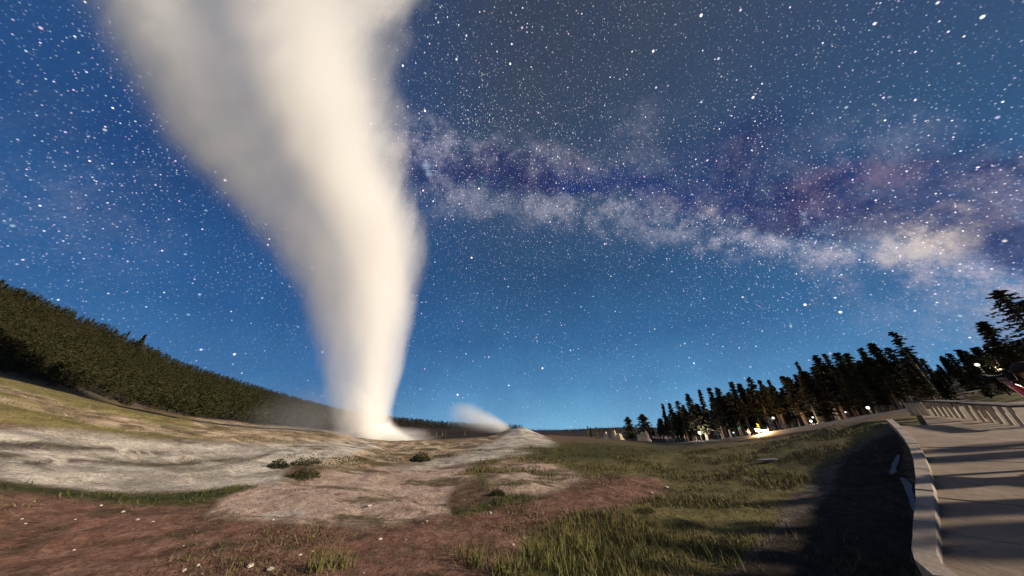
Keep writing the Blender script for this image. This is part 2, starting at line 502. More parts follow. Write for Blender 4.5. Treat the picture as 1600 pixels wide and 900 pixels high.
def zones(x, y, z):
    cz = y * math.cos(PITCH) + (z - CAM_H) * math.sin(PITCH)
    cyv = -y * math.sin(PITCH) + (z - CAM_H) * math.cos(PITCH)
    front = cz > 0.2
    cz = np.where(front, cz, 1.0)
    X = 800 + FPX * x / cz; Y = 450 - FPX * cyv / cz
    r = np.hypot(x, y)
    wx = fbm(x * 0.35, y * 0.35, 4); wy = fbm(x * 0.35 + 40, y * 0.35 + 9, 4)
    s = np.clip(60 / (r + 2), 1.2, 9)
    X = X + wx * s * 7; Y = Y + wy * s * 2.4
    out = {}
    for k in NAMES:
        m = np.zeros(x.shape)
        for poly, f in ZONES[k]:
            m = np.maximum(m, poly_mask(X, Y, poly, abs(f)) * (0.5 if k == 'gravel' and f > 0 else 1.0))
        g = fbm(x * 0.25 + 7, y * 0.25 + 3, 4)
        gen = {'red': sstep(g, -0.05, 0.25), 'mead': sstep(g, 0.1, -0.2), 'pale': 0 * g}.get(k, 0 * g)
        out[k] = np.where(front & (np.abs(X - 800) < 1500), m, gen)
    rf = RF(np.degrees(np.arctan2(x, y)))
    fl = sstep(r / rf, 1.02, 1.10)
    for k in NAMES:
        out[k] = out[k] * (1 - fl)
    out['gravel'] = np.maximum(out['gravel'], fl)
    return out


# ------------------------------------------------------------------ ground sheet
azs = np.concatenate([np.arange(-180, -76, 4.0), np.arange(-76, 76.01, 0.27), np.arange(80, 180, 4.0)])
rs = np.concatenate([[0.0], np.geomspace(0.8, 4.0, 16), np.geomspace(4.12, 20, 105)[0:], np.geomspace(20.5, 120, 120), np.geomspace(125, 700, 60), np.geomspace(760, 2600, 9)])
na, nr = len(azs), len(rs)
A, RR = np.meshgrid(np.radians(azs), rs)
GX = (RR * np.sin(A)).ravel(); GY = (RR * np.cos(A)).ravel(); GZ = height(GX, GY)
me = bpy.data.meshes.new('ground')
idx = np.arange(na * nr).reshape(nr, na)
q = np.stack([idx[:-1, :], idx[1:, :], np.roll(idx, -1, 1)[1:, :], np.roll(idx, -1, 1)[:-1, :]], -1).reshape(-1, 4)[:, ::-1]
q = q[na:] if False else q
me.vertices.add(na * nr); me.vertices.foreach_set('co', np.stack([GX, GY, GZ], 1).ravel())
me.loops.add(q.size); me.loops.foreach_set('vertex_index', q.ravel())
me.polygons.add(len(q)); me.polygons.foreach_set('loop_start', np.arange(0, q.size, 4)); me.polygons.foreach_set('loop_total', np.full(len(q), 4))
me.polygons.foreach_set('use_smooth', np.ones(len(q), bool))
me.update(calc_edges=True)
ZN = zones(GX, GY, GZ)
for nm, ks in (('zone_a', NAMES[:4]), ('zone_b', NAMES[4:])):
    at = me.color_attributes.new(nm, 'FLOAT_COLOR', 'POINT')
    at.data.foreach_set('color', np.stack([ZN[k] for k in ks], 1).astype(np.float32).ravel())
m = bpy.data.materials.new('ground_soil'); m.use_nodes = True; t = NT(m.node_tree)
P_ = t.new('ShaderNodeNewGeometry').outputs['Position']
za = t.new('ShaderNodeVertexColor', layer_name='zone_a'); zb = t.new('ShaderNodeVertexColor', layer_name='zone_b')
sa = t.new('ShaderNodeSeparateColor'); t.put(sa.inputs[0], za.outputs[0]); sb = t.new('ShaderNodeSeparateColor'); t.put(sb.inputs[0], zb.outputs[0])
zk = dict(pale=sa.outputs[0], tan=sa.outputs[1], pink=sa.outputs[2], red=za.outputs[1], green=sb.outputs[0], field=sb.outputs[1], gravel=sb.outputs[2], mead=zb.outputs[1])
n1 = t.noise(P_, 0.9, 6.0, 0.62); n2 = t.noise(P_, 5.0, 5.0, 0.65); n3 = t.noise(P_, 0.22, 4.0, 0.6); n4 = t.noise(P_, 30.0, 3.0, 0.7)


def two(a, b, n=n2, lo=0.35, hi=0.65):
    return t.mix(t.rng(n, lo, hi), a, b)


c = two((0.090, 0.058, 0.036), (0.16, 0.105, 0.070))
c = t.mix(zk['field'], c, two((0.13, 0.112, 0.044), (0.27, 0.225, 0.095), n1))
c = t.mix(zk['red'], c, t.mix(t.rng(n2, 0.35, 0.7), two((0.110, 0.058, 0.041), (0.205, 0.102, 0.074), n1), (0.26, 0.155, 0.115)))
c = t.mix(t.m('MULTIPLY', zk['red'], t.rng(t.noise(P_, 1.7, 6.0, 0.7), 0.50, 0.64, 0.0, 0.75)), c, two((0.050, 0.040, 0.022), (0.085, 0.066, 0.034)))
c = t.mix(zk['mead'], c, t.mix(t.rng(n2, 0.4, 0.7), two((0.070, 0.068, 0.024), (0.155, 0.136, 0.050), n1), (0.17, 0.14, 0.065)))
c = t.mix(zk['pink'], c, t.mix(t.rng(n2, 0.35, 0.7), two((0.30, 0.205, 0.16), (0.46, 0.34, 0.28), n1), (0.52, 0.41, 0.34)))
c = t.mix(zk['tan'], c, two((0.26, 0.19, 0.125), (0.52, 0.41, 0.30), n1, 0.38, 0.62))
c = t.mix(zk['pale'], c, t.mix(t.rng(n1, 0.32, 0.62), (0.30, 0.27, 0.24), two((0.50, 0.455, 0.39), (0.64, 0.59, 0.52))))
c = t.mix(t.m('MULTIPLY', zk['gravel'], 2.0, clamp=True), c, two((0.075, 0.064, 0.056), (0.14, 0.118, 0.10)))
c = t.mix(t.m('SUBTRACT', t.m('MULTIPLY', zk['gravel'], 2.0), 1.0, clamp=True), c, two((0.018, 0.014, 0.011), (0.045, 0.034, 0.026)))  # full value: forest floor, and the kerb-side shade painted near black
c = t.mix(zk['green'], c, two((0.034, 0.038, 0.014), (0.085, 0.080, 0.030)))
# scattered weeds and rusty crusts in the bare areas, darker moist stains along the ledges
bare = t.m('MAXIMUM', zk['tan'], t.m('MAXIMUM', zk['pink'], t.m('MULTIPLY', zk['pale'], 0.5)))
weeds = t.m('MULTIPLY', t.rng(t.noise(t.scale(P_, (0.35, 0.9, 1.0)), 0.9, 6.0, 0.68), 0.49, 0.58), bare)
c = t.mix(t.m('MULTIPLY', weeds, 0.8), c, two((0.045, 0.042, 0.016), (0.11, 0.085, 0.035)))
c = t.mix(t.rng(t.noise(P_, 16.0, 8.0, 0.78), 0.46, 0.58, 0.0, 0.60), c, t.mix(1.0, c, (0.42, 0.40, 0.38, 1), 'MULTIPLY'))
c = t.mix(t.rng(n4, 0.42, 0.62, 0.0, 0.45), c, t.mix(1.0, c, (0.55, 0.5, 0.48, 1), 'MULTIPLY'))
b = t.new('ShaderNodeBsdfPrincipled'); t.put(b.inputs['Base Color'], c); b.inputs['Roughness'].default_value = 0.95; b.inputs['Specular IOR Level'].default_value = 0.1
bn = t.new('ShaderNodeBump'); bn.inputs['Strength'].default_value = 0.75; bn.inputs['Distance'].default_value = 0.08
n5 = t.noise(P_, 13.0, 8.0, 0.75)
t.put(bn.inputs['Height'], t.m('ADD', n2, t.m('ADD', t.m('MULTIPLY', n4, 0.35), t.m('MULTIPLY', n5, 0.7)))); t.l.new(bn.outputs[0], b.inputs['Normal'])
o = t.new('ShaderNodeOutputMaterial'); t.l.new(b.outputs[0], o.inputs[0])
GROUND_MAT = m
g = link_mesh('ground', me, None, [m]); tag(g, kind='structure', label='bare thermal ground, meadow and forested hill slopes')

# ------------------------------------------------------------------ walkway: slabs and kerb stones
concrete = mat('path_concrete', (0.215, 0.158, 0.112), 0.9, 0.22, 2.2, 0.35)
kerb_m = mat('kerb_concrete', (0.27, 0.22, 0.18), 0.9, 0.2, 3.0, 0.3)
arc = np.concatenate([[0], np.cumsum(np.hypot(*np.diff(KERB, axis=0).T))])
DIRS = np.gradient(KERB, arc, axis=0); DIRS /= np.linalg.norm(DIRS, axis=1)[:, None]


def kp(s):
    p = np.array([np.interp(s, arc, KERB[:, 0]), np.interp(s, arc, KERB[:, 1])])
    d = np.array([np.interp(s, arc, DIRS[:, 0]), np.interp(s, arc, DIRS[:, 1])]); d /= np.linalg.norm(d)
    return p, np.array([d[1], -d[0]])


def prism(name, top, thick, m_, parent, n_bev=0.012):
    """a slab with the given top outline (list of Vector), chamfered on its top edge"""
    cen = sum(top, Vector()) / len(top); k = len(top)
    up = [v + (cen - v).normalized() * n_bev for v in top]
    lo = [v - Vector((0, 0, n_bev)) for v in top]; bt = [v - Vector((0, 0, thick)) for v in top]
    vs = up + lo + bt
    fs = [tuple(range(k))] + [(i, k + i, k + (i + 1) % k, (i + 1) % k) for i in range(k)] + [(k + i, 2 * k + i, 2 * k + (i + 1) % k, k + (i + 1) % k) for i in range(k)]
    return pyd(name, vs, fs, [m_], parent)


walk = bpy.data.objects.new('walkway', None); COL.objects.link(walk); tag(walk, kind='structure', label='concrete walkway of wide slabs with a raised kerb')
KW = 0.135
step = 1.25; s = 0.0
edges_s = np.arange(4.0, arc[-1] - 0.1, step)
skew = np.array([0.10, 0.03])
slabs = []
for i in range(len(edges_s) - 1):
    a, na_ = kp(edges_s[i] + 0.012); b_, nb_ = kp(edges_s[i + 1] - 0.012)
    for (u0, u1) in ((0.03, 3.1), (3.112, 6.2), (6.212, 9.4)):
        q_ = [a + na_ * u0, b_ + nb_ * u0, b_ + nb_ * u1, a + na_ * u1]
        dz = random.uniform(-0.006, 0.006)
        top = [Vector((p[0], p[1], float(ramp_z(p[0], p[1])) + dz)) for p in q_]
        prism('paving_slab', top, 0.14, concrete, walk)
for i, s in enumerate(np.arange(4.0, arc[-1] - 0.2, 1.25)):
    L = []; Rr = []
    for k in range(6):
        p, n_ = kp(min(s + 0.008 + (1.25 - 0.016) * k / 5, arc[-1]))
        L.append(p); Rr.append(p + n_ * KW)
    pts = L + Rr[::-1]
    dz = random.uniform(-0.008, 0.008)
    top = [Vector((p[0], p[1], float(ramp_z(p[0], p[1])) + 0.065 + dz)) for p in pts]
    prism('kerb_stone', top, 0.62, kerb_m, walk, 0.015)
# paved terrace behind the front benches
tv, tf = [], []
aa = np.linspace(54.2, 80, 40); rr = np.linspace(14.0, 22.5, 12)
for r_ in rr:
    for a_ in aa:
        rad = r_ + (1.5 * math.sin((a_ - 54) / 26 * 1.5))
        x = rad * math.sin(R(a_)); y = rad * math.cos(R(a_)); tv.append((x, y, hz(x, y) + 0.05))
for i in range(len(rr) - 1):
    for j in range(len(aa) - 1):
        k = i * len(aa) + j; tf.append((k, k + len(aa), k + len(aa) + 1, k + 1))
o = pyd('terrace_paving', tv, tf, [concrete], None, True); tag(o, kind='structure', label='grey paved terrace behind the front benches')
# trickle of water lying along the foot of the kerb
wm = bpy.data.materials.new('water'); wm.use_nodes = True; t = NT(wm.node_tree)
b = t.new('ShaderNodeBsdfPrincipled'); b.inputs['Base Color'].default_value = (0.02, 0.025, 0.03, 1); b.inputs['Roughness'].default_value = 0.45
bn = t.new('ShaderNodeBump'); bn.inputs['Strength'].default_value = 0.9; bn.inputs['Distance'].default_value = 0.05
t.put(bn.inputs['Height'], t.noise(t.new('ShaderNodeNewGeometry').outputs['Position'], 9.0, 3.0)); t.l.new(bn.outputs[0], b.inputs['Normal'])
o = t.new('ShaderNodeOutputMaterial'); t.l.new(b.outputs[0], o.inputs[0])
cl_ = [(1404, 712, 3), (1402, 720, 6), (1401, 727, 8), (1399, 733, 6), (1396, 739, 7), (1393, 744, 3), None, (1409, 748, 3), (1414, 753, 7), (1419, 760, 9), (1422, 768, 7), (1426, 777, 8), (1427, 786, 5), (1430, 795, 5), (1432, 806, 2)]
wv, wf = [], []
for q_ in cl_:
    if q_ is None: continue
    px, py, wd = q_
    for sgn in (-1, 1):
        p = G(px + sgn * wd * random.uniform(0.4, 1.0), py); p.z += 0.012; wv.append(p)
for i in range(len(cl_) - 2):
    if i == 5: continue
    wf.append((2 * i, 2 * i + 1, 2 * i + 3, 2 * i + 2))
o = pyd('water_trickle', wv, wf, [wm], None, True); tag(o, kind='structure', label='thin trickle of water along the foot of the kerb')
# lit footpath at the foot of the forest
gravel_m = mat('pale_gravel', (0.50, 0.36, 0.22), 0.95, 0.15, 3.0, 0.2)
fp = [(1078, 692, 5), (1130, 688, 5), (1180, 682, 6), (1215, 676, 7), (1250, 671, 8), (1300, 662, 7), (1350, 653, 8), (1395, 648, 11), (1424, 643, 12)]
fv, ff = [], []
for k in range(60):
    x = 1078 + (1424 - 1078) * k / 59
    y = np.interp(x, [p[0] for p in fp], [p[1] for p in fp]); th = np.interp(x, [p[0] for p in fp], [p[2] for p in fp])
    az_, e0 = azel(x, y)
    rr_ = np.interp(x, [1078, 1200, 1300, 1424], [88, 74, 55, 24])
    for du in (0, 1):
        rad = rr_ + du * 2.6
        p = polar(az_, rad)
        p.z = max(p.z + 0.06, CAM_H + rad * math.tan(R(azel(x, y + th / 2 - du * th)[1])))
        fv.append(p)
    p0, p1 = fv[-2], fv[-1]
    fv.insert(len(fv) - 2, p0 - Vector((0, 0, 1.0)))
for k in range(59):
    a = 3 * k
    ff += [(a, a + 1, a + 4, a + 3), (a + 1, a + 2, a + 5, a + 4)]
o = pyd('gravel_path', fv, ff, [gravel_m], None, True); tag(o, kind='structure', label='bright lit gravel path along the foot of the forest')

# ------------------------------------------------------------------ trees
bark = mat('bark', (0.10, 0.070, 0.048), 0.95, 0.3, 4.0, 0.4)
pale_bark = mat('pale_bark', (0.20, 0.155, 0.11), 0.95, 0.3, 4.0, 0.4)
F_DARK = foliage('needles_dark', (0.040, 0.039, 0.020), (0.13, 0.112, 0.060))
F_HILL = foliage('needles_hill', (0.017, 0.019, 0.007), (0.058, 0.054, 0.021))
F_LIT = foliage('needles_painted_lit', (0.20, 0.165, 0.05), (0.40, 0.32, 0.10))  # glow on the young trees is put into this bright needle colour
F_GREY = foliage('needles_grey', (0.03, 0.032, 0.024), (0.07, 0.066, 0.05))


def crown_geo(H, z0, Rm, nb, leaves, size, power=0.75, seed=0, gap=0.0, droop=0.25):
    rd = random.Random(seed); vs, fs = [], []
    prof_ = [rd.uniform(.45, 1.25) for _ in range(9)]; lop = [rd.uniform(.6, 1.2) for _ in range(5)]
    for i in range(nb):
        t_ = (i + rd.random()) / nb
        z = z0 + (H - z0) * t_
        L = Rm * (1 - t_) ** power * rd.uniform(0.45, 1.12) + 0.12
        q0 = t_ * 7.99; L *= prof_[int(q0)] * (1 - q0 % 1) + prof_[int(q0) + 1] * (q0 % 1)
        if t_ < 0.12: L *= 0.75
        if gap and rd.random() < gap: continue
        a = i * 2.39996 + rd.uniform(-0.5, 0.5)
        dx, dy = math.cos(a), math.sin(a)
        L *= lop[int((a % 6.283) / 1.2567) % 5]
        for j in range(leaves):
            u = (j + rd.random()) / leaves
            u = 0.12 + 0.88 * u
            p = Vector((dx * L * u, dy * L * u, z - droop * L * u * u + rd.uniform(-.12, .12) * size))
            for q_ in range(2):
                s_ = size * rd.uniform(0.6, 1.25) * (1.15 - 0.5 * u)
                d1 = Vector((dx + rd.uniform(-.8, .8), dy + rd.uniform(-.8, .8), rd.uniform(-.55, .35))).normalized()
                d2 = Vector((rd.uniform(-1, 1), rd.uniform(-1, 1), rd.uniform(-.6, .9))).normalized()
                k = len(vs)
                vs += [p - d1 * s_ * .5 - d2 * s_ * .25, p + d1 * s_ * .75, p + d2 * s_ * .55]
                fs.append((k, k + 1, k + 2))
    for j in range(6):  # leader
        k = len(vs); z = H - j * size * .25
        d = Vector((rd.uniform(-1, 1), rd.uniform(-1, 1), 0)) * size * .22
        vs += [Vector((0, 0, z + size * .35)), Vector((0, 0, z - size * .2)) + d, Vector((0, 0, z - size * .2)) - d * .6]; fs.append((k, k + 1, k + 2))
    return vs, fs


def tree_proto(H, z0, Rm, nb, leaves, size, fm, bm_, seed, power=0.75, gap=0.0, r0=None, lean=0.0, droop=0.25):
    vs, fs = crown_geo(H, z0, Rm, nb, leaves, size, power, seed, gap, droop)
    me_c = bpy.data.meshes.new('crown'); me_c.from_pydata([tuple(v) for v in vs], [], fs); me_c.materials.append(fm)
    bm = bmesh.new(); r0 = r0 or H * 0.011 + 0.05
    bm_tube(bm, [(0, 0, -0.4), (0.02, 0, H * .3), (-0.02, 0.03, H * .65), (0, 0, H * .98)], [r0 * 1.2, r0, r0 * .6, r0 * .12], 7)
    rd = random.Random(seed + 5)
    for i in range(14):   # dead and living limbs
        z = rd.uniform(z0 * 0.5, H * .85); a = rd.uniform(0, 6.28); L = Rm * (1 - max(0, (z - z0) / (H - z0))) * .6 * rd.uniform(.5, 1)
        bm_tube(bm, [(0, 0, z), (math.cos(a) * L * .5, math.sin(a) * L * .5, z + .02), (math.cos(a) * L, math.sin(a) * L, z - .1 * L)], [r0 * .3, r0 * .2, r0 * .07], 4)
    me_t = bpy.data.meshes.new('trunk'); bm.to_mesh(me_t); bm.free(); me_t.materials.append(bm_)
    return me_c, me_t


def plant_tree(proto, loc, sc, rz, name, label, cat='pine tree', group=None, tilt=(0, 0)):
    root = thing(name, label, cat, loc, rz, group); root.rotation_euler = (tilt[0], tilt[1], rz)
    root.scale = sc
    cobj = bpy.data.objects.new('crown', proto[0]); COL.objects.link(cobj); cobj.parent = root
    tobj = bpy.data.objects.new('trunk', proto[1]); COL.objects.link(tobj); tobj.parent = root
    return root


# unit trees 10 m high
LODGE = [tree_proto(10, 3.0, 1.35, 90, 9, .44, F_DARK, pale_bark, 11, .55, .10),
         tree_proto(10, 2.2, 1.6, 100, 9, .42, F_DARK, bark, 12, .7, .05),
         tree_proto(10, 3.8, 1.15, 80, 8, .42, F_DARK, pale_bark, 13, .45, .18),
         tree_proto(10, 1.6, 1.8, 100, 9, .46, F_DARK, bark, 14, .8, .04),
         tree_proto(10, 5.0, 1.45, 62, 9, .44, F_GREY, pale_bark, 15, .55, .18),
         tree_proto(10, 2.6, 1.5, 90, 9, .42, F_DARK, pale_bark, 16, .4, .14),
         tree_proto(10, 4.4, 1.3, 75, 9, .42, F_DARK, pale_bark, 17, .6, .12),
         tree_proto(10, 1.9, 1.25, 95, 9, .40, F_DARK, bark, 18, .9, .08)]
SHORT = [tree_proto(10, 0.7, 2.1, 90, 6, .62, F_HILL, bark, 21, .8), tree_proto(10, 1.0, 1.7, 80, 6, .58, F_HILL, bark, 22, .65), tree_proto(10, .6, 2.6, 90, 6, .68, F_HILL, bark, 23, .9)]
ROUND = tree_proto(10, .6, 4.2, 110, 6, .9, F_DARK, bark, 25, .5)
YOUNG_LIT = [tree_proto(10, .5, 2.4, 70, 6, .9, F_LIT, bark, 31, .8), tree_proto(10, .8, 1.9, 60, 6, .85, F_LIT, bark, 32, .7)]


def tree_at(px_top, py_top, r, base_dr=0.0):
    """azimuth, ground point and height of a tree whose tip shows at a pixel and that stands r metres away"""
    a, e = azel(px_top, py_top)
    p = polar(a, r)
    H = CAM_H + r * math.tan(R(e)) - p.z
    return p, H


# forest edge on the right: tips read along the skyline, front rows filled in between
tips = [(1003, 648, 120), (980, 652, 112), (1033, 631, 112), (1047, 630, 110), (1058, 627, 108), (1075, 615, 104), (1092, 609, 102), (1108, 606, 100), (1120, 606, 100), (1139, 598, 97),
        (1155, 600, 95), (1170, 590, 93), (1187, 594, 92), (1203, 594, 90), (1219, 588, 88), (1230, 589, 88), (1250, 588, 86), (1262, 586, 84), (1246, 565, 80), (1271, 556, 80), (1292, 553, 78),
        (1305, 552, 78), (1321, 552, 76), (1342, 545, 74), (1363, 537, 72), (1382, 545, 72), (1395, 519, 66), (1408, 545, 70), (1426, 556, 72), (1440, 560, 74), (1012, 660, 118), (1066, 633, 106), (1130, 618, 98)]
DESC = {(1246, 565, 80): 'thin sparse pine leaning out above its neighbours left of the tall group', (1395, 519, 66): 'tallest pale-trunked pine at the right end of the forest edge',
        (1033, 631, 112): 'slim pointed conifer at the left end of the dark forest edge', (1363, 537, 72): 'narrow pine left of the tallest pale-trunked pine',
        (980, 652, 112): 'broad round-topped dark tree left of the forest edge, behind the pale stumps', (1170, 590, 93): 'tallest pine above the white floodlights',
        (1003, 648, 120): 'small round-topped conifer just left of the forest edge', (1271, 556, 80): 'leaning ragged pine right of the sparse pine'}
FG = 'pines along the forest edge on the right'
FL = 'dark slender pine in the close row along the forest edge on the right'
ORD = ['first', 'second', 'third', 'fourth', 'fifth', 'sixth', 'seventh', 'eighth', 'ninth', 'tenth', 'eleventh', 'twelfth', 'thirteenth', 'fourteenth', 'fifteenth', 'sixteenth', 'seventeenth', 'eighteenth', 'nineteenth', 'twentieth']
ORD += ['twenty-' + q_ for q_ in ORD[:9]] + ['thirtieth'] + ['thirty-' + q_ for q_ in ORD[:9]]
RANK = {q_: i for i, q_ in enumerate(sorted(tips))}
for i, (px, py, r) in enumerate(tips):
    p, H = tree_at(px, py, r)
    k = 1 if (px, py, r) == (1246, 565, 80) else (4 if px in (1395, 1408) else (0, 1, 2, 3, 5, 6, 7)[i % 7])
    wsc = H / 10 * random.uniform(1.25, 1.75) * 1.0
    if px == 1246: wsc *= .6; k = 2
    plant_tree(ROUND if px in (980, 1003) else LODGE[k], p, (wsc, wsc, H / 10), random.uniform(0, 6.28), 'pine_tree', DESC.get((px, py, r), ORD[RANK[(px, py, r)]] + ' pine tip from the left along the skyline of the right-hand forest'), 'pine tree', FG, (random.uniform(-.03, .03), random.uniform(-.03, .03)))
n = 0
while n < 172:
    px = random.uniform(1020, 1500) if n < 140 else random.uniform(1015, 1170)
    py0 = np.interp(px, [1000, 1040, 1140, 1190, 1290, 1395, 1450, 1510], [655, 640, 606, 598, 560, 545, 572, 568])
    r = np.interp(px, [1000, 1200, 1395, 1500], [118, 90, 68, 60]) * random.uniform(.86, 1.35)
    p, H = tree_at(px, py0 + random.uniform(6, 26), r)
    if H < 3: continue
    H = min(H, 19); k = random.choice((0, 1, 2, 3, 5, 6, 7)); wsc = H / 10 * random.uniform(1.5, 2.3)
    plant_tree(LODGE[k], p, (wsc, wsc, H / 10), random.uniform(0, 6.28), 'pine_tree', FL, 'pine tree', FG, (random.uniform(-.04, .04), random.uniform(-.04, .04)))
    n += 1
# wooded rise behind the terrace
for i in range(62):
    px = random.uniform(1448, 1600); py0 = np.interp(px, [1450, 1480, 1510, 1600], [572, 548, 540, 530])
    r = random.uniform(75, 170) if i > 16 else random.uniform(38, 60)
    p, H = tree_at(px, py0 + (random.uniform(0, 20) if i > 16 else random.uniform(18, 42)), r)
    if H < 2.0: continue
    H = min(H, 16)
    plant_tree(random.choice(SHORT), p, (H / 10 * 1.5, H / 10 * 1.5, H / 10), random.uniform(0, 6.28), 'conifer_tree', 'bushy dark green conifer on the wooded rise behind the benches', 'pine tree', 'conifers on the rise behind the benches')
# big near pines at the right edge
NEAR = tree_proto(10, 2.0, 3.2, 120, 11, .42, F_DARK, bark, 41, .5, .10, .16, droop=.12)
p, H = tree_at(1556, 455, 34)
plant_tree(NEAR, p, (H / 10 * 1.0, H / 10 * 1.0, H / 10), 0.6, 'pine_tree', 'big near pine with open layered branches at the right edge of the photo', 'pine tree')
p, H = tree_at(1600, 470, 31)
plant_tree(NEAR, p, (H / 10 * 1.1, H / 10 * 1.1, H / 10), 2.6, 'pine_tree', 'big dark near pine cut off by the right edge of the photo', 'pine tree')
p, H = tree_at(1516, 506, 37)
plant_tree(LODGE[3], p, (H / 10 * 1.7, H / 10 * 1.7, H / 10), 1.6, 'pine_tree', 'dark near pine with a bent-over tip left of the big open pine', 'pine tree', None, (0.02, -0.09))

# hillside forest on the left: front rows and the skyline as single trees, the rest one mass
HG = 'conifers of the forested hill on the left'
cand = []
for i in range(7000):
    a = random.uniform(-74, -22); rf = float(RF(a)); rh = float(RH(a))
    r = rf + (rh - rf) * random.random() ** 0.8 * 1.06 + 2
    cand.append((r, a))
cand.sort()
solo = cand[:25]
for px, py in [(6, 437), (12, 445), (28, 456), (42, 458), (52, 464), (58, 466), (148, 498), (166, 506), (183, 514), (203, 518)]:
    a, e = azel(px, py); r = 238
    p, H = tree_at(px, py, r)
    plant_tree(SHORT[1], p, (.75, .75, max(.5, H / 10)), random.uniform(0, 6.28), 'conifer_tree', 'small conifer standing out on the skyline of the left hill', 'pine tree', HG)
p, H = tree_at(228, 523, 236)
plant_tree(SHORT[2], p, (1.3, 1.3, max(.6, H / 10)), 1.0, 'conifer_tree', 'broad round conifer standing alone on the left hill skyline', 'pine tree', HG)
for r, a in solo:
    H = random.uniform(3.0, 5.2); p = polar(a, r)
    plant_tree(random.choice(SHORT), p, (H / 10 * 1.05, H / 10 * 1.05, H / 10), random.uniform(0, 6.28), 'conifer_tree', 'olive dark conifer in the front rows of the forested left hill', 'pine tree', HG)


def mass(name, spots, fm, label, tris=(26, 3)):
    V, Fc = [], []; off = 0
    protos = []
    for sd in range(6):
        vs, fs = crown_geo(1.0, .06, random.uniform(.2, .3), tris[0], tris[1], .13, .75, sd + 60)
        protos.append((np.array([tuple(v) for v in vs]), np.array(fs)))
    for (x, y, z, H) in spots:
        v, f = random.choice(protos); a = random.uniform(0, 6.28); ca, sa_ = math.cos(a), math.sin(a)
        q_ = np.stack([(v[:, 0] * ca - v[:, 1] * sa_) * H, (v[:, 0] * sa_ + v[:, 1] * ca) * H, v[:, 2] * H], 1) + (x, y, z)
        V.append(q_); Fc.append(f + off); off += len(v)
    V = np.concatenate(V); Fc = np.concatenate(Fc)
    me_ = bpy.data.meshes.new(name); me_.vertices.add(len(V)); me_.vertices.foreach_set('co', V.ravel())
    me_.loops.add(Fc.size); me_.loops.foreach_set('vertex_index', Fc.ravel().astype(np.int32))
    me_.polygons.add(len(Fc)); me_.polygons.foreach_set('loop_start', np.arange(0, Fc.size, 3)); me_.polygons.foreach_set('loop_total', np.full(len(Fc), 3))
    me_.update(calc_edges=True)
    o_ = link_mesh(name, me_, None, [fm]); tag(o_, label, None, None, 'stuff')
    return o_


sp = []
for r, a in cand[25:]:
    p = polar(a, r); sp.append((p.x, p.y, p.z - .2, random.uniform(2.4, 4.6)))
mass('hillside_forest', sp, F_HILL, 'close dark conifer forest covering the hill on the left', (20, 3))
sp = []
for i in range(3000):
    a = random.uniform(-26, 2) if i < 2000 else random.uniform(2, 40); rf = float(RF(a)); rh = float(RH(a)); r = max(rf * 1.5, rh * random.uniform(.35, 1.05)); p = polar(a, r)
    if r < 150: continue
    sp.append((p.x, p.y, p.z - .2, random.uniform(3.5, 6) if a < 2 else random.uniform(1.5, 3)))
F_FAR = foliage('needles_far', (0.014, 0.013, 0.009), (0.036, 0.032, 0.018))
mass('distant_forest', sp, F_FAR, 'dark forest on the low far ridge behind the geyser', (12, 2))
# young trees by far ridge and stumps, their glow painted into yellow needles
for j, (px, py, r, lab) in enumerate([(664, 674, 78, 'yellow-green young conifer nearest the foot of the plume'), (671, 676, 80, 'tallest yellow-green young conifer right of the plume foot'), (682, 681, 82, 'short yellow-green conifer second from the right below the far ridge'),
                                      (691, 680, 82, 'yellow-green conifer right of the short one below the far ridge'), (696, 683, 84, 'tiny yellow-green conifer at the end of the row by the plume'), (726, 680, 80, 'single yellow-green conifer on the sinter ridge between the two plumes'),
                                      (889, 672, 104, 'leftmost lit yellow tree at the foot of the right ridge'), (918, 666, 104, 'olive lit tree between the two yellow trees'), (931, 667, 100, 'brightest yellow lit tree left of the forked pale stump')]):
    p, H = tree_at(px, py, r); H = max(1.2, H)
    pr = YOUNG_LIT[j % 2]
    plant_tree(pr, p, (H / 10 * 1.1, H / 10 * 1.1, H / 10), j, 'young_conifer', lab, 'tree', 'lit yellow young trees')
for px, py, r, lab in [(922, 668, 108, 'dark bushy tree behind the olive lit tree'), (945, 672, 112, 'low dark bushy tree left of the broad round-topped tree')]:
    p, H = tree_at(px, py, r)
    plant_tree(SHORT[0], p, (H / 10 * 1.5, H / 10 * 1.5, H / 10), 1, 'conifer_tree', lab, 'tree')

# ------------------------------------------------------------------ pale broken stumps in front of the dark trees
wood_pale = mat('weathered_wood', (0.62, 0.50, 0.32), 0.9, 0.3, 1.2, 0.6)


